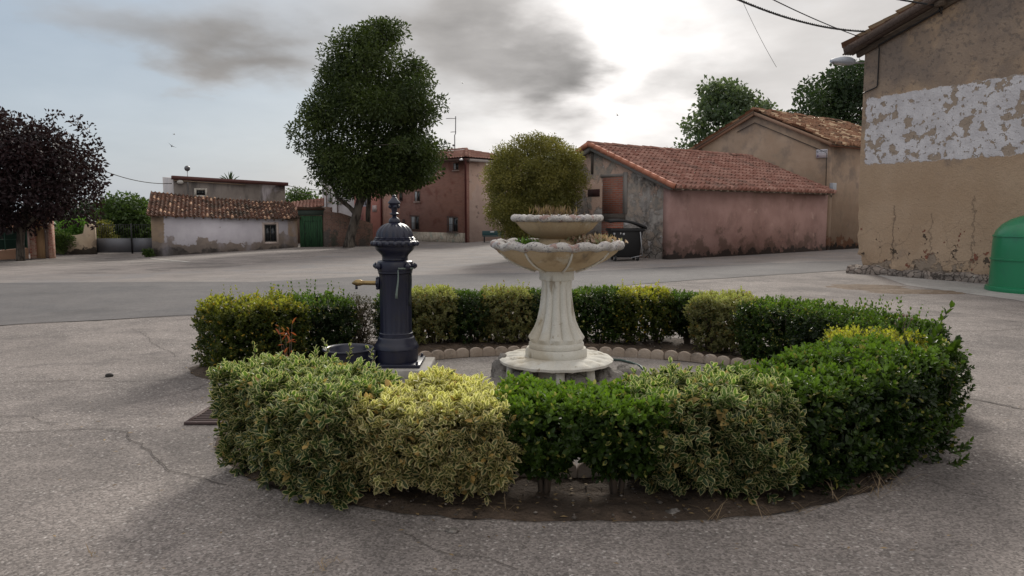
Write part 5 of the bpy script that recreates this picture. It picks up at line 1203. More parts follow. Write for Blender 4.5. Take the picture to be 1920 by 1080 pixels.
def rock(px, py, sx_, sy_, sz_, seed, label, mat=None, group='rocks around the fountain foot', name='rock'):
    p = on(px, py); b = MB(); b.ball((0, 0, 0), 1, 20, 12); vs = []
    for v in b.V:
        n_ = 1+.32*noise.noise((v[0]*1.2+seed, v[1]*1.2, v[2]*1.2))+.14*noise.noise((v[0]*3.5+seed, v[1]*3.5, v[2]*3.5)); vs.append((v[0]*sx_*n_, v[1]*sy_*n_, max(-.02, v[2]*sz_*n_)))
    b.V = vs; o = b.build(name, mat or rockm, None, True); o.location = (p.x, p.y, 0.006); return tag(o, label, 'rock', group)
rock(945, 706, .13, .14, .20, 1, 'rounded grey rock at the left edge of the fountain disc'); rock(985, 716, .15, .12, .11, 5, 'flat grey rock under the front left of the fountain disc')
rock(1070, 722, .13, .12, .13, 9, 'pale rock under the front of the fountain disc'); rock(1140, 712, .18, .14, .10, 13, 'low rock under the right of the fountain disc'); rock(1180, 698, .14, .15, .07, 17, 'low brown rock farthest right of the fountain foot')
# succulents and weeds in the bowls
def tuft(name, label, pos, n, L_, spread, mat, seed, wd=.2, el=(.5, 1.5), cat='plant', group=None, young=None):
    rs = random.Random(seed); rg = np.random.default_rng(seed); P = np.stack([rg.normal(size=n)*spread[0], rg.normal(size=n)*spread[1], rg.random(n)*spread[2]], 1); e = rg.uniform(*el, n); th = rg.uniform(0, 6.28, n)
    D = np.stack([np.cos(th)*np.cos(e), np.sin(th)*np.cos(e), np.sin(e)], 1); t = thing(name, label, cat, pos, 0, group)
    leafcards('leaves', P, D, L_*(.6+.8*rg.random(n)), mat, t, wd, None, seed, .1, rg.random(n)); 
    b = MB()
    for i in range(min(n, 26)): p = Vector(P[i]); b.tube([(p.x*.5, p.y*.5, -.03), tuple(p)], [.003, .002], 4)
    b.build('stems', bark, t); return t
sucm = leafmat('succulent', ((.20, .24, .12), (.52, .30, .24)), young=(.62, .50, .42), trans=.2); grm = leafmat('weed_green', ((.08, .16, .03), (.18, .30, .06)), trans=.4); dry = leafmat('dry_stalk', ((.14, .09, .06), (.30, .22, .14)), trans=.2)
tuft('succulent_plant', 'pinkish cream succulent growing over the right of the lower bowl', (FX+.30, FY-.12, 1.215), 520, .045, (.10, .06, .065), sucm, 3, .45)
tuft('weed', 'small bright green weed at the left of the lower bowl', (FX-.28, FY-.16, 1.21), 110, .05, (.045, .03, .03), grm, 4, .3)
tuft('dry_plant', 'thin dry reddish stalks standing in the upper bowl', (FX-.03, FY+.05, 1.46), 150, .07, (.11, .08, .05), dry, 5, .12, (.9, 1.5))
# garden hose on the ground right of the fountain
b = MB(); pts = [on(x, y, .02) for x, y in ((1145, 674), (1165, 675), (1185, 680), (1200, 686), (1208, 694), (1205, 702))]; b.tube(pts, .012, 8); tag(b.build('garden_hose', plain('hose_green', (.06, .10, .09), .5)), 'dark green garden hose lying right of the fountain foot', 'hose')
# ---------------------------------------------------------------- iron tap fountain
TX, TY = -1.09, 6.95
iron = plain('navy_cast_iron', (.012, .014, .032), .35, .0, .25, 9, .12, 40, .5, dirt=(.018, .018, .026))
tp = thing('tap_fountain', 'dark blue cast iron street tap with domed top, brass spout and side basin', 'tap fountain', (TX, TY, 0), 0)
cp = layered('plinth_concrete', (.32, .30, .27), (.42, .40, .37), 5, [], bump=.4)
MB().box(-.33, .33, -.3, .34, .0, .085).build('concrete_plinth', cp, tp, bevel=.01)
MB().box(-.245, .245, -.22, .24, .087, .118).build('base_plate', iron, tp, bevel=.004)
b = MB()
for x, y in ((.215, -.19), (-.215, -.19), (.215, .21), (-.215, .21)): b.tube([(x, y, .1), (x, y, .145)], .013, 6)
b.build('bolts', iron, tp)
b = MB(); b.lathe([(.0, .119), (.20, .119), (.203, .14), (.203, .235), (.208, .24), (.206, .262), (.193, .285), (.178, .31), (.172, .335), (.168, .342), (.16, .35), (.0, .35)], 56); b.build('base_drum', iron, tp, True, auto=35)
def fl2(r, z, a): return (r*(1-.018*(math.cos(20*a) > .55)*(.40 < z < .93)), z)
b = MB(); b.lathe([(.0, .351), (.158, .351), (.156, .37), (.156, .385), (.150, .39), (.1475, .41), (.148, .92), (.152, .94), (.158, .945)], 160, fn=fl2); b.build('column', iron, tp, True, auto=30)
b = MB(); b.lathe([(.150, .946), (.158, .95), (.158, .965), (.163, .97), (.166, .99), (.166, 1.035), (.162, 1.055), (.150, 1.062), (.128, 1.066), (.0, 1.07)], 56); b.build('collar', iron, tp, True, auto=35)
for a in (180, 0, -40, 220):
    c, s = math.cos(R(a)), math.sin(R(a)); b = MB(); b.tube([(.15*c, .15*s, 1.015), (.175*c, .175*s, 1.015), (.18*c, .18*s, 1.015), (.205*c, .205*s, 1.015)], [.022, .022, .034, .012], 8); b.build('collar_bolt', iron, tp, True, auto=40)
b = MB(); b.lathe([(.0, 1.071), (.120, 1.071), (.118, 1.09), (.125, 1.115), (.148, 1.14), (.170, 1.16), (.178, 1.172), (.182, 1.19), (.20, 1.205), (.208, 1.225), (.205, 1.24), (.190, 1.252), (.0, 1.252)], 64); hd = b.build('head', iron, tp, True, auto=35)
for i in range(18):
    a = 2*math.pi*i/18; b = MB(); b.ball((.205*math.cos(a), .205*math.sin(a), 1.222), .023, 12, 8); b.build('stud', iron, hd, True)
def dome(r, z, a): k = min(1., r/.08); return (r*(1-.075*k*(abs(math.cos(8*a))**3)), z)
dp = [(.192, 1.253), (.194, 1.262), (.182, 1.268), (.186, 1.276), (.176, 1.282)]+[(.172*math.cos(t)**.9, 1.284+.133*math.sin(t)) for t in [i*math.pi/2/12 for i in range(11)]]+[(.045, 1.418)]
b = MB(); b.lathe(dp, 128, fn=dome); b.build('dome', iron, tp, True, auto=40)
fz_ = 1.412
b = MB(); b.lathe([(.052, fz_), (.055, fz_+.006), (.052, fz_+.024), (.04, fz_+.042), (.024, fz_+.052), (.018, fz_+.062), (.022, fz_+.07), (.042, fz_+.079), (.042, fz_+.088), (.024, fz_+.096), (.025, fz_+.11), (.034, fz_+.145), (.045, fz_+.168), (.058, fz_+.182), (.056, fz_+.19), (.04, fz_+.208), (.024, fz_+.232), (.017, fz_+.238), (.018, fz_+.252), (.010, fz_+.256), (0, fz_+.257)], 32); fi = b.build('finial', iron, tp, True, auto=40)
b = MB()
for i in range(4): a = R(20+90*i); b.ball((.036*math.cos(a), .036*math.sin(a), fz_+.150), .019, 10, 8)
b.build('finial_bosses', iron, fi, True)
brass = plain('worn_brass', (.30, .215, .10), .32, .85, .25, 12, .1, dirt=(.16, .10, .05))
zs = .852
b = MB(); b.tube([(-.145, 0, zs), (-.16, 0, zs), (-.165, 0, zs), (-.178, 0, zs)], [.062, .062, .05, .045], 16)
for i in range(6): a = math.pi/3*i; b.ball((-.165, .055*math.cos(a), zs+.055*math.sin(a)), .014, 8, 5)
b.build('spout_rosette', iron, tp, True, auto=40)
b = MB(); b.tube([(-.17, 0, zs), (-.18, 0, zs), (-.182, 0, zs), (-.30, 0, zs+.002), (-.315, 0, zs+.002), (-.33, 0, zs+.003), (-.36, 0, zs+.003), (-.375, 0, zs+.002), (-.392, 0, zs), (-.405, 0, zs-.002)], [.028, .028, .021, .021, .024, .03, .031, .026, .016, .008], 16); b.build('spout', brass, tp, True, auto=50)
b = MB(); b.tube([(-.365, 0, zs-.02), (-.365, 0, zs-.058)], .012, 10); b.build('nozzle', iron, tp)
# side basin
bc = (-.435, -.08); b = MB(); Ro = .238
b.lathe([(.0, .119), (.19, .119), (.205, .13), (.215, .225), (Ro, .236), (Ro+.004, .246), (Ro-.004, .254), (.212, .25), (.20, .235), (.185, .17), (.16, .15), (.0, .145)], 56, (bc[0], bc[1], 0)); b.build('basin', iron, tp, True, auto=45)
b = MB(); b.box(-.27, -.17, -.16, .03, .12, .238); b.build('basin_bracket', iron, tp, bevel=.006)
strap = thing('strap', 'grey green strap tied round the collar of the iron tap, two ends hanging', 'strap', (TX, TY, 0)); sm_ = plain('faded_strap', (.15, .19, .17), .7, 0, .2)
b = MB(); pts = [(.172*math.cos(R(a)), .172*math.sin(R(a)), .998-(a+60)*.0001) for a in range(-72, 6, 6)]
for p, q in zip(pts, pts[1:]): b.bar(p, q, .004, .014)
b.build('loop', sm_, strap)
for nm, x, y, ln, dx, mt in (('end', .052, -.166, .26, -.012, sm_), ('end', .158, -.075, .34, -.01, plain('black_strap', (.02, .025, .025), .6))):
    b = MB(); z = .985; k = 7
    vs = []
    for i in range(k+1):
        f = i/k; xx = x+dx*f+.006*math.sin(f*5); hw = .004+.008*f; yy = y-.006-.012*math.sin(f*3)
        vs += [(xx-hw, yy, z-ln*f), (xx+hw, yy-.003, z-ln*f), (xx+hw, yy, z-ln*f), (xx-hw, yy+.003, z-ln*f)]
    b.add(vs, [(i*4+j, i*4+(j+1) % 4, i*4+4+(j+1) % 4, i*4+4+j) for i in range(k) for j in range(4)]+[(0, 1, 2, 3), (4*k, 4*k+1, 4*k+2, 4*k+3)])
    b.build(nm, mt, strap)
# ---------------------------------------------------------------- scalloped edging
em = layered('edging_concrete', (.36, .29, .235), (.45, .375, .31), 6, [((.24, .20, .165), 5, .54, .66, {}), ((.50, .46, .42), 20, .62, .7, {})], bump=.6, bscale=50, bd=.008)
NP = 19; P_ = ell(.4, 5.97, 2.3, 1.85, 720); seg = []
acc_ = [0.]
for i in range(720): a, b_ = P_[i], P_[(i+1) % 720]; acc_.append(acc_[-1]+math.hypot(b_[0]-a[0], b_[1]-a[1]))
tot = acc_[-1]
def onell(s):
    s %= tot; i = next(k for k in range(720) if acc_[k+1] >= s); f = (s-acc_[i])/(acc_[i+1]-acc_[i]); a, b_ = P_[i], P_[(i+1) % 720]; return Vector((a[0]+(b_[0]-a[0])*f, a[1]+(b_[1]-a[1])*f))
sides = {}
for i in range(NP):
    s0 = tot*i/NP; L_ = tot/NP; c = onell(s0+L_/2); ang = math.degrees(math.atan2(c.y-5.97, c.x-.4)) % 360
    if 150 < ang < 235: continue                                  # open side towards the tap
    p = onell(s0+.006); q = onell(s0+L_-.006)
    o = thing('edging_panel', '', 'garden edging', (c.x, c.y, 0), 0, 'scalloped edging panels round the inner paving'); b = MB(); ns_ = 5; rs = random.Random(i); tl = rs.uniform(-.012, .012); dz = rs.uniform(-.01, .008)
    for k in range(ns_):
        a0 = onell(s0+.006+(L_-.012)*k/ns_); a1 = onell(s0+.006+(L_-.012)*(k+1)/ns_); m_ = (a0+a1)/2; t_ = (a1-a0).normalized(); nn = Vector((-t_.y, t_.x)); hw = (a1-a0).length/2
        prof = [(-hw, 0), (-hw, .045)]+[(-hw*math.cos(math.pi*j/10), .045+.052*math.sin(math.pi*j/10)**.8) for j in range(1, 10)]+[(hw, .045), (hw, 0)]
        n_ = len(prof); vs = []
        for th_ in (-.022, .022):
            for x, z in prof: vs.append((m_.x-c.x+t_.x*x*.985+nn.x*(th_+tl*z*8), m_.y-c.y+t_.y*x*.985+nn.y*(th_+tl*z*8), z+dz+.004))
        b.add(vs, [tuple(range(n_)), tuple(range(2*n_-1, n_-1, -1))]+[(j, j+n_, (j+1) % n_+n_, (j+1) % n_) for j in range(n_)])
    b.build('scallops', em, o, bevel=.004)
    side = 'behind the fountain' if 60 < ang < 120 else 'behind and left of the fountain' if 120 <= ang <= 160 else 'behind and right of the fountain' if 25 < ang <= 60 else 'under the right hedge' if ang <= 25 or ang > 320 else 'behind the front hedge'
    sides.setdefault(side, []).append((c.x, o))
for s_, l in sides.items():
    l.sort(key=lambda q: q[0])
    for k, (x, o) in enumerate(l): o['label'] = 'scalloped concrete edging panel '+s_+('' if len(l) == 1 else ', '+(['leftmost', 'second from left', 'third from left', 'fourth from left', 'fifth from left', 'sixth from left'][k])+' there')
# ---------------------------------------------------------------- hedge shrubs
LT = np.array([[0, 0, 0], [.36, 0, -.04], [.72, 0, -.03], [1, 0, -.03], [.34, .27, .05], [.70, .23, .05], [.34, -.27, .05], [.70, -.23, .05]])   # along, across, up
LF4 = np.array([[1, 2, 5, 4], [1, 6, 7, 2]]); LF3 = np.array([[0, 1, 4], [2, 3, 5], [0, 6, 1], [2, 7, 3]]); LE = np.array([.35, 0, 0, .85, 1, 1, 1, 1])
def leaves_mesh(name, B_, D, Nn, S, Wd, rnd, young, mat, parent):
    """B_ base points, D direction, Nn leaf normals; every leaf a folded blade of eight points"""
    n = len(B_); D = D/np.linalg.norm(D, axis=1)[:, None]; s = np.cross(Nn, D); s /= np.maximum(1e-6, np.linalg.norm(s, axis=1))[:, None]; up_ = np.cross(D, s)
    V = (B_[:, None]+D[:, None]*(LT[None, :, 0:1]*S[:, None, None])+s[:, None]*(LT[None, :, 1:2]*(S*Wd)[:, None, None])+up_[:, None]*(LT[None, :, 2:3]*S[:, None, None]*1.6)).reshape(-1, 3)
    i = (np.arange(n)*8)[:, None, None]; F = [(LF4[None]+i).reshape(-1, 4), (LF3[None]+i).reshape(-1, 3)]
    return np_mesh(name, V, F, mat, parent, True, {'rnd': np.repeat(rnd, 8), 'young': np.repeat(young, 8), 'edge': np.tile(LE, n)})
HM = {
 'green': leafmat('euonymus_green', ((.013, .030, .005), (.040, .072, .012)), young=(.17, .29, .030), old=(.34, .33, .09), trans=.30, rough=.42),
 'darkgreen': leafmat('euonymus_dark', ((.009, .021, .005), (.026, .048, .010)), young=(.15, .26, .030), old=(.22, .21, .06), trans=.28, rough=.42),
 'cream': leafmat('euonymus_cream', ((.014, .036, .012), (.045, .080, .024)), edge=((.40, .36, .18), (.62, .62, .36)), ew=.70, young=(.15, .25, .05), old=(.42, .30, .12), trans=.32, rough=.45),
 'bright': leafmat('euonymus_bright', ((.045, .072, .028), (.12, .14, .05)), edge=((.50, .42, .22), (.80, .76, .42)), ew=.54, young=(.48, .46, .13), old=(.48, .32, .12), trans=.34, rough=.45),
 'yellow': leafmat('euonymus_yellow', ((.022, .042, .008), (.075, .088, .014)), young=(.46, .46, .06), yk=.95, old=(.42, .28, .04), trans=.34, rough=.45),
 'olivevar': leafmat('euonymus_olive_varieg', ((.045, .070, .025), (.12, .13, .05)), edge=((.25, .22, .09), (.55, .55, .22)), ew=.6, young=(.34, .38, .09), old=(.25, .16, .05), trans=.3, rough=.5),
 'twig': leafmat('dry_euonymus', ((.03, .03, .018), (.08, .06, .035)), young=(.10, .14, .03), trans=.2, rough=.6)}
twigm = plain('twig_bark', (.085, .062, .045), .9, 0, .3, 20, .5)
def shrub(label, cx, cy, ang, lx, ly, z0, z1, kind, n, seed, leaf=.037, taper=.75, shoots=0, sh=.14, lump=.05, young_k=1., base_r=.05, trunk=False, fl_=0., name='hedge_shrub', depth=.07, wd=1., oldspray=0):
    rs = random.Random(seed); rg = np.random.default_rng(seed); a = R(ang); ca, sa_ = math.cos(a), math.sin(a)
    t = thing(name, label, 'shrub', (cx, cy, .02), a, 'clipped shrubs of the hedge ring')
    hx_, hy_, H_ = lx*.545, ly*.52, z1-z0; zc = (z0+z1)/2-.02
    # surface samples on a rounded box
    at_, as_, ae = lx*ly, lx*H_*2, ly*H_*2; w_ = np.array([at_*1.25, as_, ae, at_*.35]); w_ /= w_.sum(); fc = rg.choice(4, n, p=w_); U = rg.uniform(-1, 1, n); W = rg.uniform(-1, 1, n); sg = rg.choice([-1, 1], n)
    Q = np.zeros((n, 3)); Q[fc == 0] = np.stack([U, W, np.ones(n)], 1)[fc == 0]; Q[fc == 1] = np.stack([U, sg, W], 1)[fc == 1]; Q[fc == 2] = np.stack([sg, U, W], 1)[fc == 2]; Q[fc == 3] = np.stack([U, W, -np.ones(n)], 1)[fc == 3]
    e = 5.2; nr = (np.abs(Q)**e).sum(1)**(1/e); Q = Q/nr[:, None]; Nn = np.sign(Q)*np.abs(Q)**(e-1); Nn /= np.linalg.norm(Nn, axis=1)[:, None]
    tz = (Q[:, 2]+1)/2; tf = taper+(1-taper)*np.clip(tz*1.8, 0, 1)**.8
    P = Q*np.array([hx_, hy_, H_/2]); P[:, 0] *= tf; P[:, 1] *= tf; P[:, 2] += zc
    lu = np.array([noise.noise((p[0]*5+seed, p[1]*5, p[2]*5))+.5*noise.noise((p[0]*12+seed, p[1]*12, p[2]*12)) for p in P])
    P += Nn*(lu*lump*1.5-(rg.random(n)**1.7)*depth)[:, None]
    keep = lu > -.62+.0*tz
    hole = np.array([noise.noise((p[0]*7+seed*3, p[1]*7, p[2]*7+4)) for p in P]); keep &= (hole > (-.30 if kind in ('cream', 'bright', 'olivevar') else -.40)) | (tz > .62)
    P, Nn, tz = P[keep], Nn[keep], tz[keep]; n = len(P)
    topn = np.clip((P[:, 2]-(z1-.14))/.14, 0, 1)
    ax = Nn*.75+np.array([0, 0, .75])+rg.normal(size=(n, 3))*.33; ax /= np.linalg.norm(ax, axis=1)[:, None]
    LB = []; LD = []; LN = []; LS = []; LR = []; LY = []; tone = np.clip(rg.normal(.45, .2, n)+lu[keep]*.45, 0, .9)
    def whorls(P, ax, nw, L_, leafs, tone, yng, sp=(1.25, .45)):
        m = len(P); o1 = np.cross(ax, rg.normal(size=(m, 3))); o1 /= np.linalg.norm(o1, axis=1)[:, None]; o2 = np.cross(ax, o1)
        for k in range(nw):
            f = (k+.5)/nw; th = sp[0]+(sp[1]-sp[0])*f
            for sgn in (1, -1):
                rd = (o1 if k % 2 == 0 else o2)*sgn+rg.normal(size=(m, 3))*.18
                d_ = ax*math.cos(th)+rd*math.sin(th)+rg.normal(size=(m, 3))*.15; nn = ax*math.sin(th)-rd*math.cos(th)
                LB.append(P+ax*(L_*f)[:, None]); LD.append(d_); LN.append(nn); LS.append(leafs*(1-.35*f)*(.55+.85*rg.random(m)))
                LR.append(np.where(rg.random(m) < .045, .97, np.clip(tone+rg.normal(size=m)*.12, 0, .92))); LY.append(np.clip(yng*(.45+.75*f)+rg.normal(size=m)*.1, 0, 1))
    ynoise = np.array([noise.noise((p[0]*3+seed, p[1]*3, p[2]*3+9)) for p in P])
    yng = np.clip(topn*.95+.20*Nn[:, 2].clip(0)+ynoise*.5+rg.normal(size=n)*.12, 0, 1)*young_k
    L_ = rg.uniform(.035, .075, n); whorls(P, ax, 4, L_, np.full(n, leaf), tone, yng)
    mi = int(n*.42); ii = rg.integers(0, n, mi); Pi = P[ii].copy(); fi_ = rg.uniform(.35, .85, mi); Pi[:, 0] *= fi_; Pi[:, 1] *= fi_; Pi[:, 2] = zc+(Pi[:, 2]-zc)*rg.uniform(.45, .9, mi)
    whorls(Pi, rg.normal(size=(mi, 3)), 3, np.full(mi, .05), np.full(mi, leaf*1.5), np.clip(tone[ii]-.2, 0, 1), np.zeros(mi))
    if shoots:
        k = shoots; sp_ = np.stack([rg.uniform(-.9, .9, k)*hx_, rg.uniform(-.85, .85, k)*hy_, np.full(k, z1-.04)], 1); dr = rg.normal(size=(k, 3))*.22+np.array([0, 0, 1]); dr /= np.linalg.norm(dr, axis=1)[:, None]
        ln = sh*rg.uniform(.45, 1.25, k)
        whorls(sp_, dr, 6, ln, np.full(k, leaf*.95), np.clip(rg.normal(.5, .2, k), 0, .9), np.full(k, .75*young_k), (.95, .3))
    B_ = np.concatenate(LB); Sx = np.concatenate(LS)*wd
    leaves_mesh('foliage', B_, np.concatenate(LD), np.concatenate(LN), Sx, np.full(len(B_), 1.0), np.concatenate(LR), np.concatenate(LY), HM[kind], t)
    b = MB(); ns_ = 7 if trunk else 16
    if trunk:
        for k in range(5): x, y = rs.uniform(-.025, .025), rs.uniform(-.025, .025); b.tube([(x, y, -.02), (x*2, y*2, z0*.8), (x*5+rs.uniform(-.05, .05), y*5, z0+.1), (x*8+rs.uniform(-.1, .1), y*8, z1-.12)], [.016, .013, .009, .004], 6)
    else:
        for k in range(ns_):
            x = rs.uniform(-.8, .8)*hx_; y = rs.uniform(-.35, .35)*hy_; b.tube([(x*.85, y*.6, -.02), (x+rs.uniform(-.03, .03), y, z0+.08), (x*1.05+rs.uniform(-.08, .08), y*1.5, z0+H_*.5), (x*1.1+rs.uniform(-.12, .12), y*2.2, z1-.08)], [rs.uniform(.008, .017), .010, .007, .003], 5)
    for k in range(34):
        x = rs.uniform(-.85, .85)*hx_; y = rs.uniform(-.8, .8)*hy_; z = rs.uniform(z0+.05, z1-.15); b.tube([(x*.7, y*.4, z), (x, y, z+rs.uniform(.04, .12))], [.005, .002], 4)
    b.build('stems', twigm, t)
    return t
S = shrub
# front, left to right
S('variegated green and cream shrub at the front left corner of the ring', -1.12, 4.12, -47, 1.10, .60, .03, .55, 'cream', 3700, 1, .052, .86, 40, .12, .06, .9, depth=.09)
S('bright cream and yellow shrub left of the two front topiaries', -.43, 3.90, -7, .92, .62, .08, .52, 'bright', 2600, 2, .050, .74, 16, .09, .05, 1.1, depth=.08)
S('round dark green topiary on a bare stem, left one of the front pair', .17, 3.86, 2, .42, .56, .15, .53, 'green', 1500, 3, .038, .42, 10, .05, .03, 1.25, trunk=True, depth=.06)
S('dark green topiary on a bare stem, right one of the front pair', .56, 3.84, 2, .42, .56, .15, .535, 'green', 1500, 4, .038, .42, 10, .05, .03, 1.25, trunk=True, depth=.06)
S('grey green and cream variegated shrub right of the front topiaries', 1.02, 3.93, 7, .72, .64, .05, .56, 'cream', 2150, 5, .052, .76, 24, .11, .07, .95, depth=.09)
S('dark green shrub between the variegated one and the right corner', 1.60, 4.14, 22, .80, .70, .04, .575, 'darkgreen', 2500, 6, .040, .9, 18, .06, .04, 1.05)
S('wide dark green shrub forming the front right corner with stray shoots', 2.15, 4.50, 42, .96, .74, .03, .63, 'darkgreen', 3500, 7, .041, .92, 26, .08, .06, 1.05)
S('low yellow green shrub behind the front right corner', 2.55, 5.20, 70, .62, .62, .04, .63, 'yellow', 1300, 8, .030, .9, 6, .04, .03, 1.1)
S('green shrub on the outer right side of the ring', 2.90, 5.30, 80, .70, .42, .04, .58, 'green', 1500, 24, .033, .9, 8, .06, .04, .9)
# right back
S('dark green shrub at the far right of the ring with upright shoots', 3.02, 6.28, -72, 1.1, .66, .03, .60, 'darkgreen', 2300, 9, .036, .9, 60, .18, .05, 1.)
S('dark green shrub next to the variegated one, right rear of the ring', 2.72, 7.18, -52, .86, .64, .03, .60, 'green', 1700, 10, .035, .9, 20, .10, .04, .9)
S('green and yellow topped variegated shrub at the right rear', 2.30, 7.92, -32, .62, .62, .04, .60, 'olivevar', 1300, 11, .036, .85, 12, .08, .04, 1.1)
# back, right to left
S('small dark topiary on a stem between two rear shrubs', 2.00, 8.38, -8, .44, .5, .13, .56, 'darkgreen', 800, 12, .033, .5, 8, .07, .03, .9, trunk=True)
S('yellow flushed green shrub in the rear row right of the fountain', 1.50, 8.50, -3, .62, .56, .05, .60, 'yellow', 1150, 13, .036, .9, 12, .14, .04, 1.1)
S('green shrub in the rear row just right of the pedestal', .97, 8.55, 0, .56, .54, .05, .60, 'green', 1000, 14, .035, .92, 5, .06, .03, .9)
S('dark green shrub in the rear row directly behind the pedestal', .42, 8.60, 0, .56, .54, .05, .575, 'darkgreen', 900, 15, .035, .92, 3, .04, .03, .9)
S('grey green variegated shrub in the rear row left of the pedestal', -.06, 8.58, 0, .55, .56, .05, .58, 'olivevar', 1050, 16, .038, .85, 22, .16, .04, .85)
S('dark green shrub in the rear row between two variegated ones', -.50, 8.54, 0, .44, .54, .05, .56, 'darkgreen', 800, 17, .035, .9, 2, .04, .03, .9)
S('pale variegated shrub in the rear row right of the iron tap', -.90, 8.46, 5, .50, .56, .05, .60, 'olivevar', 1000, 18, .038, .86, 10, .09, .04, 1.1)
S('small dark green shrub mostly hidden behind the iron tap', -1.33, 8.35, 10, .36, .5, .06, .56, 'darkgreen', 600, 19, .034, .85, 3, .05, .03, .9)
# left back
S('half bare twiggy end of the left hedge beside the gap', -1.72, 7.96, 30, .30, .5, .03, .56, 'twig', 700, 20, .022, .9, 0, .05, .03, .6)
S('green shrub with upright shoots left of the gap behind the basin', -2.10, 7.62, 33, .78, .58, .03, .60, 'darkgreen', 1450, 21, .036, .92, 26, .21, .05, 1.)
S('yellow tipped green shrub at the far left end of the ring', -2.52, 7.16, 33, .84, .64, .02, .63, 'yellow', 1900, 22, .037, .92, 34, .19, .06, .8)
# long loose shoots of the right corner shrub and others
def spray(par, stems, leaf, kind, seed, np_=9, name='loose_shoot'):
    rg = np.random.default_rng(seed); B_ = []; D = []; N_ = []; Sz = []; b = MB()
    inv_ = (Matrix.Translation(par.location) @ par.rotation_euler.to_matrix().to_4x4()).inverted()
    for (p, q) in stems:
        B_ = []; D = []; N_ = []; Sz = []; b = MB()
        p = inv_ @ Vector(p); q = inv_ @ Vector(q); ax = (q-p).normalized(); o1 = ax.orthogonal().normalized(); o2 = ax.cross(o1); md = p.lerp(q, .5)+o1*.02; b.tube([p, md, q], [.004, .003, .0015], 5)
        for k in range(np_):
            f = (k+1)/np_; pos = p.lerp(q, f)+o1*.02*math.sin(math.pi*f)
            for sg in (1, -1):
                rd = (o1 if k % 2 else o2)*sg+Vector(rg.normal(size=3))*.2; th = 1.1-.7*f; d_ = ax*math.cos(th)+rd*math.sin(th); B_.append(pos); D.append(d_); N_.append(ax*math.sin(th)-rd*math.cos(th)); Sz.append(leaf*rg.uniform(.7, 1.2)*(1-.25*f))
        n = len(B_); par_o = leaves_mesh(name, np.array([Vector(v) for v in B_]), np.array([Vector(v) for v in D]), np.array([Vector(v) for v in N_]), np.array(Sz), np.ones(n), rg.random(n)*.7, np.clip(rg.random(n)*.7, 0, 1), HM[kind], par)
        b.build('shoot_stem', twigm, par_o)
c7 = next(o for o in bpy.data.objects if 'front right corner with stray' in o.get('label', '')); c1 = next(o for o in bpy.data.objects if 'front left corner' in o.get('label', '')); c24 = next(o for o in bpy.data.objects if 'outer right side' in o.get('label', ''))
spray(c24, [(at(1735, 668, 5.1), at(1782, 578, 5.1)), (at(1720, 668, 5.1), at(1738, 615, 5.0)), (at(1745, 665, 5.0), at(1760, 622, 5.0)), (at(1700, 665, 5.1), at(1690, 610, 5.1)), (at(1765, 660, 5.0), at(1790, 640, 5.))], .078, 'green', 3, 7)
spray(c7, [(at(1780, 742, 4.3), at(1803, 684, 4.25)), (at(1775, 815, 4.2), at(1812, 765, 4.15)), (at(1780, 850, 4.2), at(1818, 828, 4.1)), (at(1775, 870, 4.15), at(1808, 858, 4.1)), (at(1770, 800, 4.2), at(1796, 790, 4.15))], .052, 'green', 4, 8)
spray(c1, [(at(700, 690, 4.5), at(690, 655, 4.5)), (at(610, 670, 4.7), at(606, 640, 4.7)), (at(470, 680, 4.5), at(475, 648, 4.5)), (at(645, 680, 4.5), at(655, 650, 4.5))], .045, 'cream', 5, 5)
# other plants among the hedge
def broad(name, label, pos, n, L_, mat, seed, spread, wd=.38, el=(.0, 1.1), hh=.3, cat='plant', young=(0, 1)):
    rg = np.random.default_rng(seed); z = rg.random(n)*hh; th = rg.uniform(0, 6.28, n); e = rg.uniform(*el, n); D = np.stack([np.cos(th)*np.cos(e), np.sin(th)*np.cos(e), np.sin(e)], 1); t = thing(name, label, cat, pos)
    B_ = np.stack([rg.normal(size=n)*spread, rg.normal(size=n)*spread*.5, z], 1); up_ = np.tile(np.array([0, 0, 1.]), (n, 1))
    leaves_mesh('leaves', B_, D, up_, L_*(.6+.6*rg.random(n)), np.full(n, wd), rg.random(n)*.9, rg.uniform(*young, n), mat, t)
    b = MB()
    for i in range(min(n, 14)): b.tube([(B_[i][0]*.3, B_[i][1]*.3, -.02), tuple(B_[i])], [.004, .002], 5)
    b.build('stems', twigm, t); return t
wdm = leafmat('large_weed', ((.022, .055, .022), (.05, .10, .035)), trans=.3, young=(.06, .13, .03))
redm = leafmat('photinia_red', ((.16, .10, .04), (.30, .07, .035)), young=(.46, .09, .05), trans=.35)
p = at(640, 900, 3.78); broad('weed', 'dark broad leaved weed growing low in front of the left corner shrub', (p.x, p.y, .06), 34, .12, wdm, 3, .10, .5, (-.2, .9), .20)
p = at(500, 905, 3.85)
p = at(541, 690, 6.35); broad('photinia_sprig', 'small plant with red young leaves before the far left shrub', (p.x, p.y, .05), 46, .075, redm, 5, .035, .42, (-.3, 1.2), .50)
p = at(1635, 660, 4.9); broad('red_sprig', 'reddish brown sprig on top of the yellow green shrub', (p.x, p.y, .50), 60, .045, redm, 6, .05, .4, (0, 1.4), .13)
rp_ = at(1690, 668, 5.25); rb = broad('rose_plant', 'thin rose plant with dry flower heads and red leaves above the right hedge', (rp_.x, rp_.y, .42), 46, .05, leafmat('rose_leaf', ((.05, .09, .03), (.16, .06, .04)), young=(.10, .16, .05), trans=.3), 8, .06, .55, (0, 1.2), .22)
b = MB(); tipz = [(-.03, .0, .335), (.0, .0, .36), (.03, .01, .355), (.055, -.01, .335), (-.05, .0, .30)]
for x, y, z in tipz: b.tube([(-.01, 0, 0), (-.005, 0, .2), (x, y, z)], [.005, .004, .002], 5)
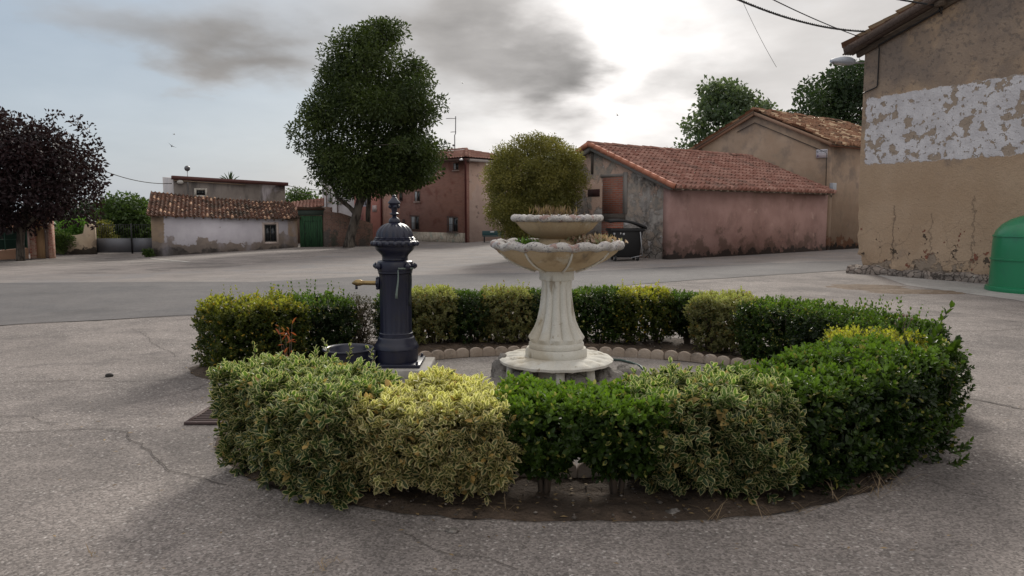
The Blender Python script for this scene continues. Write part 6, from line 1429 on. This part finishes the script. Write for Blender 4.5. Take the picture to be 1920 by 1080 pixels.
b.build('flower_stems', twigm, rb); b = MB()
for x, y, z in tipz: b.ball((x, y, z), .010, 8, 6)
b.build('dry_flower_heads', plain('dry_bloom', (.22, .15, .11), .9), rb)
b = MB(); b.ball((.16, .02, .20), .012, 8, 6); b.ball((.175, .02, .195), .010, 8, 6); b.tube([(.02, 0, .05), (.1, .01, .15), (.16, .02, .19)], .002, 4); b.build('flower', plain('pink_bloom', (.7, .16, .2), .7), rb)
# grass blades and stones at the foot
rock(1263, 967, .045, .035, .03, 3, 'pale stone lying at the edge of the bed under the variegated shrub', name='stone', group='loose stones at the bed edge'); rock(1245, 975, .022, .02, .012, 8, 'small flat white stone beside the larger pale stone', name='stone', group='loose stones at the bed edge'); rock(848, 997, .035, .02, .01, 12, 'flat chip of concrete at the front edge of the bed', name='stone', group='loose stones at the bed edge')
def grass(label, pts, seed, L_=.12):
    rs = random.Random(seed); V = []; F = []
    for px, py in pts:
        for _ in range(7):
            p = on(px+rs.uniform(-14, 14), py+rs.uniform(-5, 5), .02); th = rs.uniform(0, 6.28); l = L_*rs.uniform(.5, 1.5); k = len(V); d_ = Vector((math.cos(th), math.sin(th), rs.uniform(.3, 1.2))); s_ = d_.cross(Vector((0, 0, 1))).normalized()*.0018
            V += [p-s_, p+s_, p+d_*l*.5+s_, p+d_*l*.5-s_, p+d_*l-Vector((0, 0, l*.35))]; F += [(k, k+1, k+2, k+3), (k+3, k+2, k+4)]
    tag(np_mesh('dry_grass', [tuple(v) for v in V], F, dry, attrs={'rnd': [.8]*len(V), 'young': [0]*len(V)}), label, 'grass', kind='stuff')
grass('thin dry grass blades along the front right foot of the hedge', [(1560, 940), (1600, 925), (1500, 960), (1440, 970), (1660, 915), (1640, 930), (1340, 975), (1700, 905), (940, 960)], 5, .13)
moss = M['leaf_back']
grass('small weeds in the cracks of the concrete in front', [(610, 1060), (625, 1052), (600, 1072), (180, 1040)], 9, .04)
b = MB(); p = on(205, 706); b.ball((0, 0, .01), .03, 10, 6, (1.3, 1, .7)); o = b.build('stone', plain('black_stone', (.02, .018, .016), .8)); o.location = p; tag(o, 'small dark lump lying alone on the concrete at the left', 'stone')
# drop the empties' leftover: every top-level thing without a group keeps its own label
